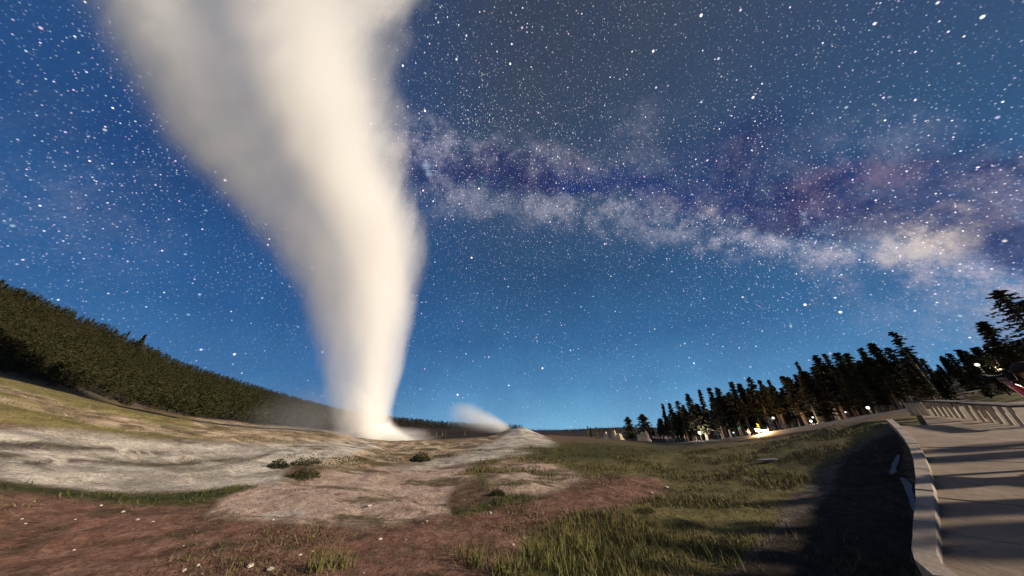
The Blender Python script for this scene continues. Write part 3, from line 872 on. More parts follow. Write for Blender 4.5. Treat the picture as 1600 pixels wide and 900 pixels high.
def stump(px0, px1, py_base, tops, r, label):
    a0 = azel(px0, py_base)[0]; a1 = azel(px1, py_base)[0]
    pc = polar((a0 + a1) / 2, r); wdt = r * R(a1 - a0)
    root = thing('tree_stump', label, 'stump', pc, -R((a0 + a1) / 2), None)
    for (u, hpx, wid) in tops:
        a = a0 + (a1 - a0) * u
        e = azel(px0 + (px1 - px0) * u, hpx)[1]
        H = CAM_H + r * math.tan(R(e)) - pc.z
        bm = bmesh.new(); x = (u - .5) * wdt; rad = wdt * wid
        rd = random.Random(int(u * 100) + px0)
        k = 9; rings = []
        for z_, s_ in ((-.3, 1.6), (H * .10, 1.3), (H * .35, .95), (H * .65, .78), (H * .86, .55)):
            rings.append([bm.verts.new((x + math.cos(6.283 * i / k) * rad * s_ * rd.uniform(.85, 1.15), math.sin(6.283 * i / k) * rad * s_ * .8, z_ + (rd.uniform(-.9, .6) * H * .16 if z_ > H * .6 else 0))) for i in range(k)])
        for q0, q1 in zip(rings[:-1], rings[1:]):
            for i in range(k):
                bm.faces.new((q0[i], q0[(i + 1) % k], q1[(i + 1) % k], q1[i]))
        tip = bm.verts.new((x + rad * .15, 0, H))
        for i in range(k):
            bm.faces.new((rings[-1][i], rings[-1][(i + 1) % k], tip))
        bm_obj('stump_stem', bm, [wood_pale], root)


stump(946, 974, 695, [(.10, 674, .13), (.36, 686, .16), (.60, 672, .15), (.86, 677, .19)], 90, 'forked pale weathered stump with two jagged points, left of the dark round tree')
stump(998, 1019, 696, [(.14, 678, .16), (.42, 674, .22), (.72, 673, .24)], 90, 'blocky pale weathered stump right of the dark round tree')
stump(938, 943, 690, [(.5, 685, .5)], 92, 'small low pale stump left of the forked stump')

# ------------------------------------------------------------------ benches with slatted fronts
slat_m = mat('bench_slat', (0.46, 0.38, 0.28), 0.85, 0.25, 3.0, 0.3)
seat_m = mat('bench_seat', (0.10, 0.085, 0.072), 0.8, 0.25, 3.0, 0.3)


def bench(p0, p1, nslat, hgt, label, group, name='bench'):
    p0 = Vector(p0); p1 = Vector(p1); c_ = (p0 + p1) / 2; dx = p1 - p0; L = math.hypot(dx.x, dx.y)
    root = thing(name, label, 'bench', (c_.x, c_.y, c_.z), math.atan2(dx.y, dx.x), group)
    tilt = math.atan2(dx.z, L)
    for k in range(nslat):
        u = (k + .5) / nslat - .5
        bm = bmesh.new(); bm_box(bm, u * L, 0, u * dx.z + hgt * .45, .05, .06, hgt * .96, Matrix.Rotation(R(-45), 3, 'Z'), .008)
        bm_obj('slat', bm, [slat_m], root)
    for k, yy in enumerate((.03, .17, .31)):
        bm = bmesh.new(); bm_box(bm, 0, yy, hgt + .03 - .03, L * 1.02, .125, .05, Matrix.Rotation(-tilt, 3, 'Y'), .006)
        bm_obj('seat_board', bm, [seat_m], root)
    for sgn in (-1, 1):
        bm = bmesh.new(); bm_box(bm, sgn * L * .42, .33, hgt * .45 + sgn * .42 * dx.z, .09, .09, hgt * .96, None, .006); bm_obj('leg', bm, [slat_m], root)
    return root


def bp(px, py):
    x, y = on_ramp(px, py); return Vector((x, y, float(ramp_z(x, y))))


BG = 'slatted benches along the walkway'
bench(bp(1424, 649), bp(1453, 648), 5, .42, 'farthest front slatted bench, beside the bright orange path edge', BG)
bench(bp(1460, 649), bp(1512, 654), 6, .42, 'middle front slatted bench with close narrow slats', BG)
bench(bp(1519, 656), bp(1608, 667), 6, .42, 'nearest front slatted bench at the right edge with wide pale slats', BG)
for k, (a, b_, lab) in enumerate([((1484, 627), (1514, 622), 'left bench of the low back row on the terrace'), ((1517, 621), (1545, 616), 'middle bench of the low back row on the terrace'), ((1549, 615), (1590, 610), 'right bench of the low back row, behind the person in red')]):
    bench(G(*a) + Vector((0, 0, .03)), G(*b_) + Vector((0, 0, .03)), 3, .36, lab, BG)
for k in range(9):
    x0 = 1224 + k * 7.4
    y0 = np.interp(x0, [1224, 1290], [670, 659]); a0, a1 = azel(x0, y0)[0], azel(x0 + 6, y0)[0]
    bench(polar(a0, 76), polar(a1, 76), 4, .55, 'tiny lit bench in the far row along the bright gravel path', 'far row of benches by the gravel path')

# ------------------------------------------------------------------ lamps
pole_m = mat('lamp_pole', (0.05, 0.05, 0.05), .6, .2, 5, 0)


def lamp(px, py, r, rad, col, strength, label, watts=0.0, name='street_lamp', group=None):
    a, e = azel(px, py); p = polar(a, r); zt = CAM_H + r * math.tan(R(e)) - p.z
    zt = max(zt, .5)
    root = thing(name, label, 'lamp', p, 0, group)
    bm = bmesh.new(); bm_tube(bm, [(0, 0, -.2), (0, 0, .25), (0, 0, .26), (0, 0, zt - rad * .9)], [.11, .11, .05, .04], 8); bm_obj('pole', bm, [pole_m], root)
    bm = bmesh.new(); bmesh.ops.create_uvsphere(bm, u_segments=12, v_segments=8, radius=rad, matrix=Matrix.Translation((0, 0, zt)))
    bm_obj('globe', bm, [emit('glow_' + name, col, strength)], root, True)
    bm = bmesh.new(); bm_tube(bm, [(0, 0, zt + rad * .85), (0, 0, zt + rad * 1.15)], [rad * .6, rad * .1], 10); bm_obj('cap', bm, [pole_m], root)
    if watts:
        l_ = bpy.data.lights.new('lamp_light', 'POINT'); l_.energy = watts; l_.color = col; l_.shadow_soft_size = rad
        lo = bpy.data.objects.new('lamp_light', l_); COL.objects.link(lo); lo.parent = root; lo.location = (0, -rad * 1.3, zt)
    return root


warm_c = (1.0, .78, .5); white_c = (1, .97, .9)
lamp(1093, 676, 92, .34, white_c, 2, 'white globe lamp lowest on the left among the dark trunks', 2200)
lamp(1132, 678, 90, .30, (.02, .55, .12), 1.2, 'bright green globe lamp low in front of the dark trunks')
lamp(1155, 669, 92, .24, (.02, .30, .10), .7, 'dim green globe lamp higher than the bright green one')
lamp(1146, 676, 92, .18, (.7, .85, 1), .9, 'small bluish white lamp between the two green lamps')
lamp(1208, 653, 84, .24, (.9, .9, .85), 1.0, 'small white lamp high among the trunks right of the floodlights')
lamp(1267, 658, 76, .2, white_c, 2, 'white globe lamp at the end of the far bench row', 200)
lamp(1270, 652, 84, .16, white_c, 1.2, 'small white lamp just above the lamp at the bench row')
lamp(1321, 644, 64, .09, white_c, 1.5, 'tiny white lamp between slanting trunks')
lamp(1356, 637, 58, .16, (1, .95, .75), 2, 'pale yellow lamp in the trees left of the tallest pine', 120)
for px, py, rd_, cc, lab in [(1527, 570, .24, (1, .85, .6), 'large warm lamp leftmost under the near pines'), (1548, 577, .2, (1, .8, .5), 'warm lamp just above the black camera lens'), (1553, 560, .15, (1, .85, .4), 'highest warm lamp under the near pines'),
                             (1557, 574, .12, (1, .8, .5), 'small warm lamp between two others above the lens'), (1563, 577, .12, (1, .85, .6), 'rightmost small warm lamp above the lens'), (1537, 589, .11, (1, .9, .8), 'tiny lamp low left of the camera lens'), (1598, 573, .2, (1, .6, .1), 'amber lamp at the right edge above the red jacket')]:
    lamp(px, py, 46, rd_ * .55, cc, 1.3, lab, 40 if rd_ > .18 else 0)


def floodlight(px, py, r, sz, label, watts):
    a, e = azel(px, py); p = polar(a, r); zt = max(.4, CAM_H + r * math.tan(R(e)) - p.z)
    root = thing('floodlight', label, 'floodlight', p, -R(a), 'white floodlights by the gravel path')
    bm = bmesh.new(); bm_tube(bm, [(0, 0, -.2), (0, 0, zt - sz * .4)], [.08, .08], 8); bm_obj('stand', bm, [pole_m], root)
    bm = bmesh.new(); bm_box(bm, 0, .12, zt, sz * 1.5, .25, sz, None, .03); bm_obj('housing', bm, [pole_m], root)
    bm = bmesh.new(); bm_box(bm, 0, -.03, zt, sz * 1.35, .04, sz * .85, None, .01); bm_obj('lens', bm, [emit('flood_glow', (1, .96, .9), 2.2)], root)
    l_ = bpy.data.lights.new('lamp_light', 'POINT'); l_.energy = watts; l_.color = (1, .66, .36); l_.shadow_soft_size = .2
    lo = bpy.data.objects.new('lamp_light', l_); COL.objects.link(lo); lo.parent = root; lo.location = (0, -.5, zt)


floodlight(1184, 672, 77, .62, 'leftmost white floodlight by the gravel path under the yellow-green shrub', 1500)
floodlight(1191, 673, 77, .42, 'middle white floodlight by the gravel path', 500)
floodlight(1197, 673, 77, .48, 'right-hand white floodlight by the gravel path', 600)
p, H = tree_at(1183, 662, 78)
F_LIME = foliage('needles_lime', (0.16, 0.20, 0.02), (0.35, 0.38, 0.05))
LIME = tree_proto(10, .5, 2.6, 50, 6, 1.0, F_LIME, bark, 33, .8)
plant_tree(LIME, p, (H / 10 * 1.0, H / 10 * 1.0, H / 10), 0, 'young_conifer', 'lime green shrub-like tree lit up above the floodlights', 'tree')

# ------------------------------------------------------------------ people
skin_m = mat('skin', (0.36, 0.20, 0.14), .6, .1, 5, 0)
red_m = mat('red_jacket', (0.62, 0.020, 0.020), .35, .25, 4, .15, .6)
black_m = mat('black_cloth', (0.012, 0.012, 0.013), .8, .2, 6, .1)
blue_m = mat('denim', (0.05, 0.06, 0.09), .9, .2, 8, .1)
grey_m = mat('grey_cloth', (0.18, 0.17, 0.16), .9, .2, 8, .1)
pink_m = mat('pale_pink_cloth', (0.5, 0.34, 0.28), .9, .2, 8, .1)
cream_m = mat('cream_cloth', (0.5, 0.44, 0.34), .9, .2, 8, .1)
HT = 1.72


def skin_body(name, J, E_, rad, mats, zone, parent=None, sub=1):
    """one continuous skinned body from joints J, bones E_, radii"""
    keys = list(J); me_ = bpy.data.meshes.new(name)
    me_.from_pydata([J[k] for k in keys], [(keys.index(a), keys.index(b_)) for a, b_ in E_], [])
    o_ = bpy.data.objects.new(name, me_); COL.objects.link(o_)
    mo = o_.modifiers.new('skin', 'SKIN'); mo.use_smooth_shade = True
    if not me_.skin_vertices: me_.attributes.new('skin', 'FLOAT_VECTOR', 'POINT') if False else None
    for i, k in enumerate(keys):
        sv_ = me_.skin_vertices[0].data[i]; rr_ = rad[k]
        sv_.radius = rr_ if isinstance(rr_, tuple) else (rr_, rr_); sv_.use_root = (k == 'pelvis')
    if sub:
        ms = o_.modifiers.new('sub', 'SUBSURF'); ms.levels = sub; ms.render_levels = sub
    dg = bpy.context.evaluated_depsgraph_get(); ev = o_.evaluated_get(dg)
    m2 = bpy.data.meshes.new_from_object(ev)
    bpy.data.objects.remove(o_); bpy.data.meshes.remove(me_)
    m2.name = name; m2.materials.clear()
    for q_ in mats: m2.materials.append(q_)
    for f in m2.polygons:
        f.material_index = zone(f.center); f.use_smooth = True
    o2 = bpy.data.objects.new(name, m2); COL.objects.link(o2)
    if parent: o2.parent = parent
    return o2


BONES = [('pelvis', 'waist'), ('waist', 'chest'), ('chest', 'neck'), ('neck', 'jaw'), ('jaw', 'head'), ('head', 'crown'),
         ('chest', 'shL'), ('shL', 'elL'), ('elL', 'wrL'), ('wrL', 'haL'), ('chest', 'shR'), ('shR', 'elR'), ('elR', 'wrR'), ('wrR', 'haR'),
         ('pelvis', 'hipL'), ('hipL', 'knL'), ('knL', 'anL'), ('anL', 'toL'), ('pelvis', 'hipR'), ('hipR', 'knR'), ('knR', 'anR'), ('anR', 'toR')]
RADS = dict(pelvis=(.15, .11), waist=(.14, .10), chest=(.17, .12), neck=.055, jaw=.075, head=.092, crown=.06, shL=.075, shR=.075, elL=.05, elR=.05, wrL=.035, wrR=.035, haL=(.042, .022), haR=(.042, .022),
            hipL=.095, hipR=.095, knL=.062, knR=.062, anL=.045, anR=.045, toL=.04, toR=.04)


def standing(arm=0.0):
    return dict(pelvis=(0, 0, .93), waist=(0, .01, 1.08), chest=(0, 0, 1.30), neck=(0, 0, 1.47), jaw=(0, -.02, 1.55), head=(0, -.01, 1.63), crown=(0, 0, 1.70),
                shL=(-.19, 0, 1.40), elL=(-.25, .03, 1.12), wrL=(-.25 + arm * .1, -.08 - arm * .1, .88 + arm * .3), haL=(-.24 + arm * .1, -.11 - arm * .12, .79 + arm * .32),
                shR=(.19, 0, 1.40), elR=(.25, .03, 1.12), wrR=(.25, -.08, .88), haR=(.24, -.11, .79),
                hipL=(-.10, 0, .88), knL=(-.11, -.02, .49), anL=(-.11, .02, .09), toL=(-.13, -.16, .04), hipR=(.10, 0, .88), knR=(.12, -.01, .49), anR=(.13, .03, .09), toR=(.15, -.15, .04))


def hat(parent, m_, c_, r_, name='hat'):
    bm = bmesh.new(); bmesh.ops.create_uvsphere(bm, u_segments=12, v_segments=8, radius=r_, matrix=Matrix.Translation(c_) @ Matrix.Diagonal((1, 1.1, .9, 1)))
    for v in list(bm.verts):
        if v.co.z < c_[2] - r_ * .35: bm.verts.remove(v)
    return bm_obj(name, bm, [m_], parent, True)


def zone_std(c_):
    if c_.z > 1.50: return 2
    if abs(c_.x) > .2 and c_.z < .87: return 2
    if c_.z < .10: return 3
    return 1 if c_.z < .95 else 0


def stand_person(loc, rz, coat, label, group, arm=0.0):
    root = thing('person', label, 'person', loc, rz, group)
    skin_body('body', standing(arm), BONES, RADS, [coat, blue_m, skin_m, black_m], zone_std, root)
    hat(root, black_m, (0, .01, 1.66), .115, 'hair')
    return root


# the person in red at the right edge: seated, aiming a long lens at the geyser
pr = on_ramp(1606, 668); pr = Vector((pr[0], pr[1], 0))
a_p, e_p = azel(1578, 590)
RP = 8.6
pp = Vector((RP * math.sin(R(62.7)), RP * math.cos(R(62.7)), 0)); pp.z = float(ramp_z(pp.x, pp.y))
tgt = Vector((-18, 55, 0)) - Vector((pp.x, pp.y, 0)); face = math.atan2(tgt.y, tgt.x) + math.pi / 2   # local -Y points at the geyser
pers = thing('person', 'person in red jacket and black hat aiming a long black lens at the right edge', 'person', pp, face)
J = dict(pelvis=(0, 0, .52), waist=(0, -.02, .68), chest=(0, -.06, .92), neck=(0, -.08, 1.09), jaw=(0, -.12, 1.16), head=(0, -.115, 1.24), crown=(0, -.10, 1.31),
         shL=(-.19, -.06, 1.02), elL=(-.26, -.26, .86), wrL=(-.11, -.27, 1.04), haL=(-.06, -.33, 1.10), shR=(.19, -.06, 1.02), elR=(.27, -.22, .84), wrR=(.12, -.30, 1.06), haR=(.08, -.33, 1.13),
         hipL=(-.11, -.03, .49), knL=(-.17, -.44, .50), anL=(-.17, -.42, .09), toL=(-.18, -.58, .04), hipR=(.11, -.03, .49), knR=(.18, -.42, .50), anR=(.19, -.38, .09), toR=(.21, -.54, .04))


def zone_sit(c_):
    if c_.z > 1.12: return 2
    if c_.z < .10: return 3
    if c_.z < .60: return 1
    return 2 if (c_.y < -.29 and c_.z > 1.06) else 0


skin_body('body', J, BONES, RADS, [red_m, black_m, skin_m, black_m], zone_sit, pers, 2)
hat(pers, black_m, (0, -.10, 1.27), .118)
bm = bmesh.new()
for sgn in (-1, 1):     # ears
    bmesh.ops.create_uvsphere(bm, u_segments=6, v_segments=5, radius=.03, matrix=Matrix.Translation((sgn * .095, -.10, 1.22)) @ Matrix.Diagonal((.4, .7, 1.1, 1)))
bmesh.ops.create_cone(bm, segments=6, radius1=.02, radius2=.006, depth=.05, matrix=Matrix.Translation((0, -.215, 1.225)) @ Matrix.Rotation(R(60), 4, 'X'))
bm_obj('face', bm, [skin_m], pers, True)
for sgn, w0 in ((-1, (-.05, -.345, 1.12)), (1, (.08, -.34, 1.14))):   # fingers round the lens and the body
    for k in range(4):
        bm = bmesh.new(); b0 = Vector(w0) + Vector((0, .035 - k * .02, .0))
        bm_tube(bm, [b0, b0 + Vector((-sgn * .02, 0, .035)), b0 + Vector((-sgn * .05, 0, .05))], [.010, .009, .007], 6); bm_obj('finger', bm, [skin_m], pers, True)
bm = bmesh.new(); bm_box(bm, 0, .03, .2, .38, .36, .4, None, .03)
so = bm_obj('stool', bm, [black_m]); so.location = pp; so.rotation_euler = (0, 0, face); tag(so, 'low black box seat under the person in red', 'stool')
cm = thing('camera', 'black camera with a long telephoto lens held by the person in red', 'camera', pp, face)
bm = bmesh.new(); bm_box(bm, 0, -.27, 1.19, .15, .08, .11, None, .012); bm_box(bm, 0, -.28, 1.265, .06, .07, .045, None, .01); bm_obj('camera_body', bm, [black_m], cm)
bm = bmesh.new(); bm_tube(bm, [(0, -.31, 1.18), (0, -.38, 1.18), (0, -.385, 1.18), (0, -.43, 1.18), (0, -.435, 1.18), (0, -.50, 1.18)], [.045, .045, .052, .055, .068, .075], 16); bm_obj('lens', bm, [black_m], cm, True)
# unseen spectators past the right edge, added to shadow the walkway and the bank
SG = 'unseen spectators added on the walkway beyond the right edge'
for k, (x, y, ct, lab) in enumerate([(7.6, 3.3, grey_m, 'unseen spectator in grey whose shadow falls on the grass bank'), (7.2, 2.7, cream_m, 'unseen spectator in cream beside the one in grey'), (8.6, 2.9, red_m, 'unseen standing spectator in red behind the one in grey'),
                                     (11.6, 4.4, grey_m, 'unseen spectator in grey whose shadow bands the middle of the path'), (12.6, 4.9, cream_m, 'unseen spectator in cream whose shadow reaches the far kerb'), (8.3, 2.15, blue_m, 'unseen spectator in dark blue nearest the bottom corner'), (9.1, 2.45, grey_m, 'unseen spectator in grey behind the one in dark blue'), (9.6, 1.8, cream_m, 'unseen spectator in cream farthest back on the slabs'), (10.9, 4.75, pink_m, 'unseen spectator in pale pink standing on the path')]):
    stand_person(Vector((x, y, float(ramp_z(x, y)))), random.uniform(-.6, .9) + R(-60), ct, lab, SG)
# tiny people by the far path
proto_p = []
for ct in (pink_m, cream_m, grey_m, red_m):
    rt = skin_body('person', standing(.6), BONES, RADS, [ct, blue_m, skin_m, black_m], zone_std, None, 0)
    proto_p.append(rt)
first = [True] * 4
spots = [(1023, 694, 92, 0), (1027, 694, 92, 1), (1031, 694, 92, 0), (1036, 694, 92, 0), (1042, 694, 92, 0), (1046, 694, 91, 1), (1050, 694, 91, 2), (1058, 693, 90, 2), (1064, 693, 90, 2), (1072, 692, 90, 1), (1120, 688, 84, 2), (1124, 688, 84, 1),
         (1172, 682, 78, 1), (1204, 678, 76, 1), (1212, 677, 76, 1), (1221, 675, 76, 2), (1226, 674, 76, 0)]
for px, py, r, k in spots:
    a, e = azel(px, py); p = polar(a, r)
    o_ = proto_p[k] if first[k] else proto_p[k].copy()
    if not first[k]: COL.objects.link(o_)
    first[k] = False
    o_.location = p; o_.rotation_euler = (0, 0, random.uniform(-1, 1)); o_.scale = (1.2, 1.2, .9)
    lab = 'tiny spectator in pale clothes standing in the row near the blocky stump' if px < 1055 else 'tiny distant spectator standing by the bright gravel path'
    tag(o_, lab, 'person', 'tiny spectators near the blocky stump' if px < 1055 else 'tiny spectators by the gravel path')
for k, f_ in enumerate(first):
    if f_: bpy.data.objects.remove(proto_p[k])

# ------------------------------------------------------------------ small things on the ground
stone_m = mat('pale_stone', (0.42, 0.36, 0.31), .9, .25, 5, .4)
plank_m = mat('weathered_plank', (0.50, 0.47, 0.44), .9, .2, 5, .4)
p = G(1200, 722)
root = thing('plank_pile', 'two weathered pale planks lying together in the meadow grass', 'planks', p, R(-38))
for dy in (-.07, .085):
    bm = bmesh.new(); bm_box(bm, dy * .4, dy,   .05, .42, .10, .045, Matrix.Rotation(R(-6), 3, 'Y'), .01); bm_obj('plank', bm, [plank_m], root)
base_me = []
for k in range(4):
    bm = bmesh.new(); bmesh.ops.create_icosphere(bm, subdivisions=2, radius=1.0)
    rd = random.Random(k)
    for v in bm.verts:
        v.co *= rd.uniform(.8, 1.15); v.co.z *= .6
    mm = bpy.data.meshes.new('stone'); bm.to_mesh(mm); bm.free(); mm.materials.append(stone_m); base_me.append(mm)
special = [(213, 814, .045, 'pale stone on the red soil below the green strip'), (421, 893, .06, 'pale stone at the bottom edge left of centre'), (766, 803, .05, 'pale stone at the tip of the red tongue of soil'), (1018, 771, .06, 'pale stone on the right end of the red tongue'), (576, 793, .07, 'pale stone on the pink flat'),
           (1042, 763, .09, 'grey stone beside the dark hollow in the meadow'), (390, 887, .05, 'small stone left of the stone at the bottom edge')]
for px, py, sz, lab in special:
    o_ = bpy.data.objects.new('stone', random.choice(base_me)); COL.objects.link(o_); o_.location = G(px, py) + Vector((0, 0, sz * .2)); sz *= .5; o_.scale = (sz * 1.3, sz, sz * .8); o_.rotation_euler = (0, 0, random.uniform(0, 6)); tag(o_, lab, 'stone', 'loose stones')
for i in range(44):
    px = random.uniform(0, 900); py = random.uniform(778, 898) if px < 820 else random.uniform(760, 800)
    sz = random.choice([.006, .008, .01, .013, .018])
    o_ = bpy.data.objects.new('stone', random.choice(base_me)); COL.objects.link(o_); o_.location = G(px, py) + Vector((0, 0, sz * .2)); o_.scale = (sz * random.uniform(1, 1.6), sz, sz); o_.rotation_euler = (0, 0, random.uniform(0, 6)); tag(o_, 'tiny loose stone scattered on the reddish soil', 'stone', 'tiny stones on the reddish soil')
shrub_m = foliage('shrub_leaves', (0.016, 0.018, 0.007), (0.055, 0.055, 0.02))


def shrub(px, py, wd, hgt, label, n_=700, name='shrub'):
    p = G(px, py); V_, F_ = [], []; rd = random.Random(px)
    for i in range(n_):
        a = rd.uniform(0, 6.28); u = rd.random() ** .5; z = rd.random() * (1 - u * u * .8) * hgt
        c_ = Vector((math.cos(a) * u * wd, math.sin(a) * u * wd * .8, z)); s_ = min(hgt, .35) * rd.uniform(.12, .3)
        k = len(V_); d1 = Vector((rd.uniform(-1, 1), rd.uniform(-1, 1), rd.uniform(.1, 1))).normalized(); d2 = Vector((rd.uniform(-1, 1), rd.uniform(-1, 1), rd.uniform(-.3, .3))).normalized()
        V_ += [c_ - d2 * s_ * .4, c_ + d2 * s_ * .4, c_ + d1 * s_]; F_.append((k, k + 1, k + 2))
    o_ = pyd(name, V_, F_, [shrub_m]); o_.location = p
    tag(o_, label, 'shrub', 'low shrubs on the sinter')


for px, py, wd, hg, lab in [(656, 722, .9, .7, 'dark round shrub below the plume foot on the ledge'), (433, 732, .55, .45, 'small green shrub leftmost on the pale sinter'), (478, 726, .9, .4, 'low green shrub right of the leftmost one'), (474, 748, .7, .42, 'green shrub at the edge of the pink flat'),
                            (600, 720, 1.6, .35, 'long low brown shrub in the middle of the ledges'), (700, 714, 1.5, .35, 'dark low shrub right of the round shrub'), (545, 722, 1.3, .35, 'brown low shrub under the left side of the plume'), (1010, 800, .3, .12, 'dark weed clump at the upper edge of the shadow'), (777, 774, .32, .22, 'green clump at the upper left of the green patch')]:
    shrub(px, py, wd * .5, hg * .5, lab)

for k in range(22):
    px = 470 + 330 * (k + random.random()) / 22; py = np.interp(px, [470, 650, 800], [722, 712, 698]) + random.uniform(-12, 14)
    q_ = random.uniform(.18, .5)
    shrub(int(px), py, q_ * 1.8, q_ * .4, 'small dark shrub among many on the tan ledges in front of the vent', 220)
# ------------------------------------------------------------------ grass (uncountable)
def blades(name, xs, ys, hs, ws, m_, label):
    n_ = len(xs); z = height(xs, ys) - .01
    a = rng.uniform(0, 6.283, n_); ln = rng.uniform(.1, 1.1, n_) * hs; la = rng.uniform(0, 6.283, n_)
    dx = np.cos(a) * ws; dy = np.sin(a) * ws
    bx = xs + np.cos(la) * ln * .35; by = ys + np.sin(la) * ln * .35
    tx = xs + np.cos(la) * ln; ty = ys + np.sin(la) * ln
    V_ = np.stack([np.stack([xs - dx, ys - dy, z], 1), np.stack([xs + dx, ys + dy, z], 1), np.stack([bx + dx * .6, by + dy * .6, z + hs * .55], 1), np.stack([bx - dx * .6, by - dy * .6, z + hs * .55], 1), np.stack([tx, ty, z + hs * .95], 1)], 1).reshape(-1, 3)
    k = np.arange(n_) * 5
    q_ = np.stack([k, k + 1, k + 2, k, k + 2, k + 3, k + 3, k + 2, k + 4], 1).reshape(-1, 3)
    me_ = bpy.data.meshes.new(name); me_.vertices.add(len(V_)); me_.vertices.foreach_set('co', V_.ravel())
    me_.loops.add(q_.size); me_.loops.foreach_set('vertex_index', q_.ravel().astype(np.int32))
    me_.polygons.add(len(q_)); me_.polygons.foreach_set('loop_start', np.arange(0, q_.size, 3)); me_.polygons.foreach_set('loop_total', np.full(len(q_), 3))
    me_.update(calc_edges=True)
    tag(link_mesh(name, me_, None, [m_]), label, None, None, 'stuff')


def scatter(n_, rmin, rmax, keys, a0=-70, a1=66):
    a = np.radians(rng.uniform(a0, a1, n_)); r = np.exp(rng.uniform(np.log(rmin), np.log(rmax), n_))
    x = r * np.sin(a); y = r * np.cos(a); z = height(x, y); zn = zones(x, y, z)
    dens = sum(zn[k] * wgt for k, wgt in keys.items())
    if 'gravel' in zn: dens = dens * (1 - zn['gravel'] * .92)
    cl_ = sstep(fbm(x * 0.8 + 31, y * 0.8 + 12, 4), -.22, .28)
    keep = (rng.random(n_) < dens * (.1 + cl_)) & (side(x, y) < -.05)
    if True:
        keep |= False
    return x[keep], y[keep], r[keep], cl_[keep]


G_OLIVE = foliage('grass_olive', (0.070, 0.072, 0.020), (0.17, 0.152, 0.050)); G_DRY = foliage('grass_dry', (0.10, 0.075, 0.038), (0.20, 0.15, 0.08)); G_GREEN = foliage('grass_green', (0.030, 0.045, 0.010), (0.075, 0.09, 0.022))
x, y, r, c_ = scatter(300000, 3.6, 45, {'mead': .9, 'red': .03, 'gravel': .1})
f = rng.random(len(x)) < .68
h_ = (.03 + .11 * c_ * rng.random(len(x)) ** 1.5) * np.clip(1.15 - r / 60, .4, 1); w_ = .0020 + r * .00065
blades('meadow_grass', x[f], y[f], h_[f], w_[f], G_OLIVE, 'olive meadow grass on the right of the foreground')
blades('dry_grass', x[~f], y[~f], h_[~f] * 1.15, w_[~f], G_DRY, 'dry straw-coloured grass mixed into the meadow')
x, y, r, c_ = scatter(60000, 4, 40, {'green': 1.0, 'red': .05})
blades('green_grass', x, y, (.03 + .06 * rng.random(len(x))), .003 + r * .0006, G_GREEN, 'dense green grass strips along the sinter edge')
G_BROWN = foliage('weed_brown', (0.045, 0.028, 0.018), (0.10, 0.07, 0.04))
x, y, r, c_ = scatter(200000, 3.6, 18, {'red': .8, 'pink': .08})
blades('withered_weeds', x, y, (.008 + .028 * c_ * rng.random(len(x))), .004 + r * .0007, G_BROWN, 'low withered brown weeds matting the reddish soil')
x, y, r, c_ = scatter(90000, 3.6, 16, {'red': .35})
blades('sparse_weeds', x, y, (.015 + .05 * c_ * rng.random(len(x)) ** 2), .0025 + r * .0006, G_DRY, 'sparse dry weeds on the reddish soil')
x, y, r, c_ = scatter(60000, 12, 110, {'field': .55, 'tan': .1})
blades('field_grass', x, y, (.05 + .09 * rng.random(len(x))), .004 + r * .0006, G_OLIVE, 'yellowish grass on the slope below the left forest')
# tall green tufts at the bottom of the meadow
tx_, ty_ = [], []
for px, py, n_, s_ in [(790, 895, 150, .10), (745, 885, 80, .09), (850, 880, 100, .12), (835, 868, 60, .06), (880, 866, 110, .13), (900, 850, 90, .10), (925, 872, 120, .12), (965, 884, 120, .14), (930, 895, 200, .3), (1000, 868, 80, .10), (1060, 892, 70, .12), (1140, 880, 60, .14), (500, 893, 70, .07), (530, 888, 50, .05), (870, 895, 120, .15), (720, 870, 50, .10), (1030, 850, 60, .1), (975, 850, 70, .09), (1100, 870, 50, .1)]:
    p = G(px, py); tx_.append(rng.normal(p.x, s_, n_)); ty_.append(rng.normal(p.y, s_ * .8, n_))
tx_ = np.concatenate(tx_); ty_ = np.concatenate(ty_)
blades('tall_grass', tx_, ty_, rng.uniform(.06, .22, len(tx_)), np.full(len(tx_), .0045), foliage('grass_tall', (0.07, 0.080, 0.020), (0.16, 0.15, 0.05)), 'tall fresh green grass tufts at the bottom of the frame')

# ------------------------------------------------------------------ the geyser: steam volumes
ZMAX = 230.0
prof = [(690, 530, 622), (676, 521, 616), (640, 511, 615), (600, 498, 627), (550, 483, 641), (500, 468, 653), (450, 443, 662), (400, 404, 671), (350, 356, 669), (300, 302, 656), (250, 252, 648), (200, 210, 642), (150, 174, 644), (100, 144, 650), (50, 120, 656), (0, 100, 652), (-60, 92, 632), (-140, 106, 596)]
tab = []
for py, xl, xr in prof:
    k = (690 - py) / 690
    Yc = 55 - 17 * min(1, max(0, k)) ** 1.2
    def at(px):
        d = ray(px, py); s_ = Yc / d.y; return d.x * s_, CAM_H + d.z * s_
    x0, z0 = at(xl); x1, z1 = at(xr)
    rx = (x1 - x0) / 2
    tab.append(((z0 + z1) / 2, (x0 + x1) / 2, rx, Yc, min(rx, 4 + 0.2 * rx)))
tab[0] = (-2.0, *tab[0][1:])
ZB = tab[0][0]; ZMAX = tab[-1][0]


def curve(t, zn_, vals, lo, hi):
    n_ = t.new('ShaderNodeFloatCurve'); cm_ = n_.mapping; cv = cm_.curves[0]
    xs = [((q_[0] - ZB) / (ZMAX - ZB)) ** .5 for q_ in tab]
    ys = [(v_ - lo) / (hi - lo) for v_ in vals]
    while len(cv.points) < len(xs): cv.points.new(.5, .5)
    for pt, a, b_ in zip(cv.points, xs, ys):
        pt.location = (a, b_); pt.handle_type = 'VECTOR'
    cm_.update(); t.put(n_.inputs['Value'], zn_)
    return t.m('ADD', t.m('MULTIPLY', n_.outputs[0], hi - lo), lo)


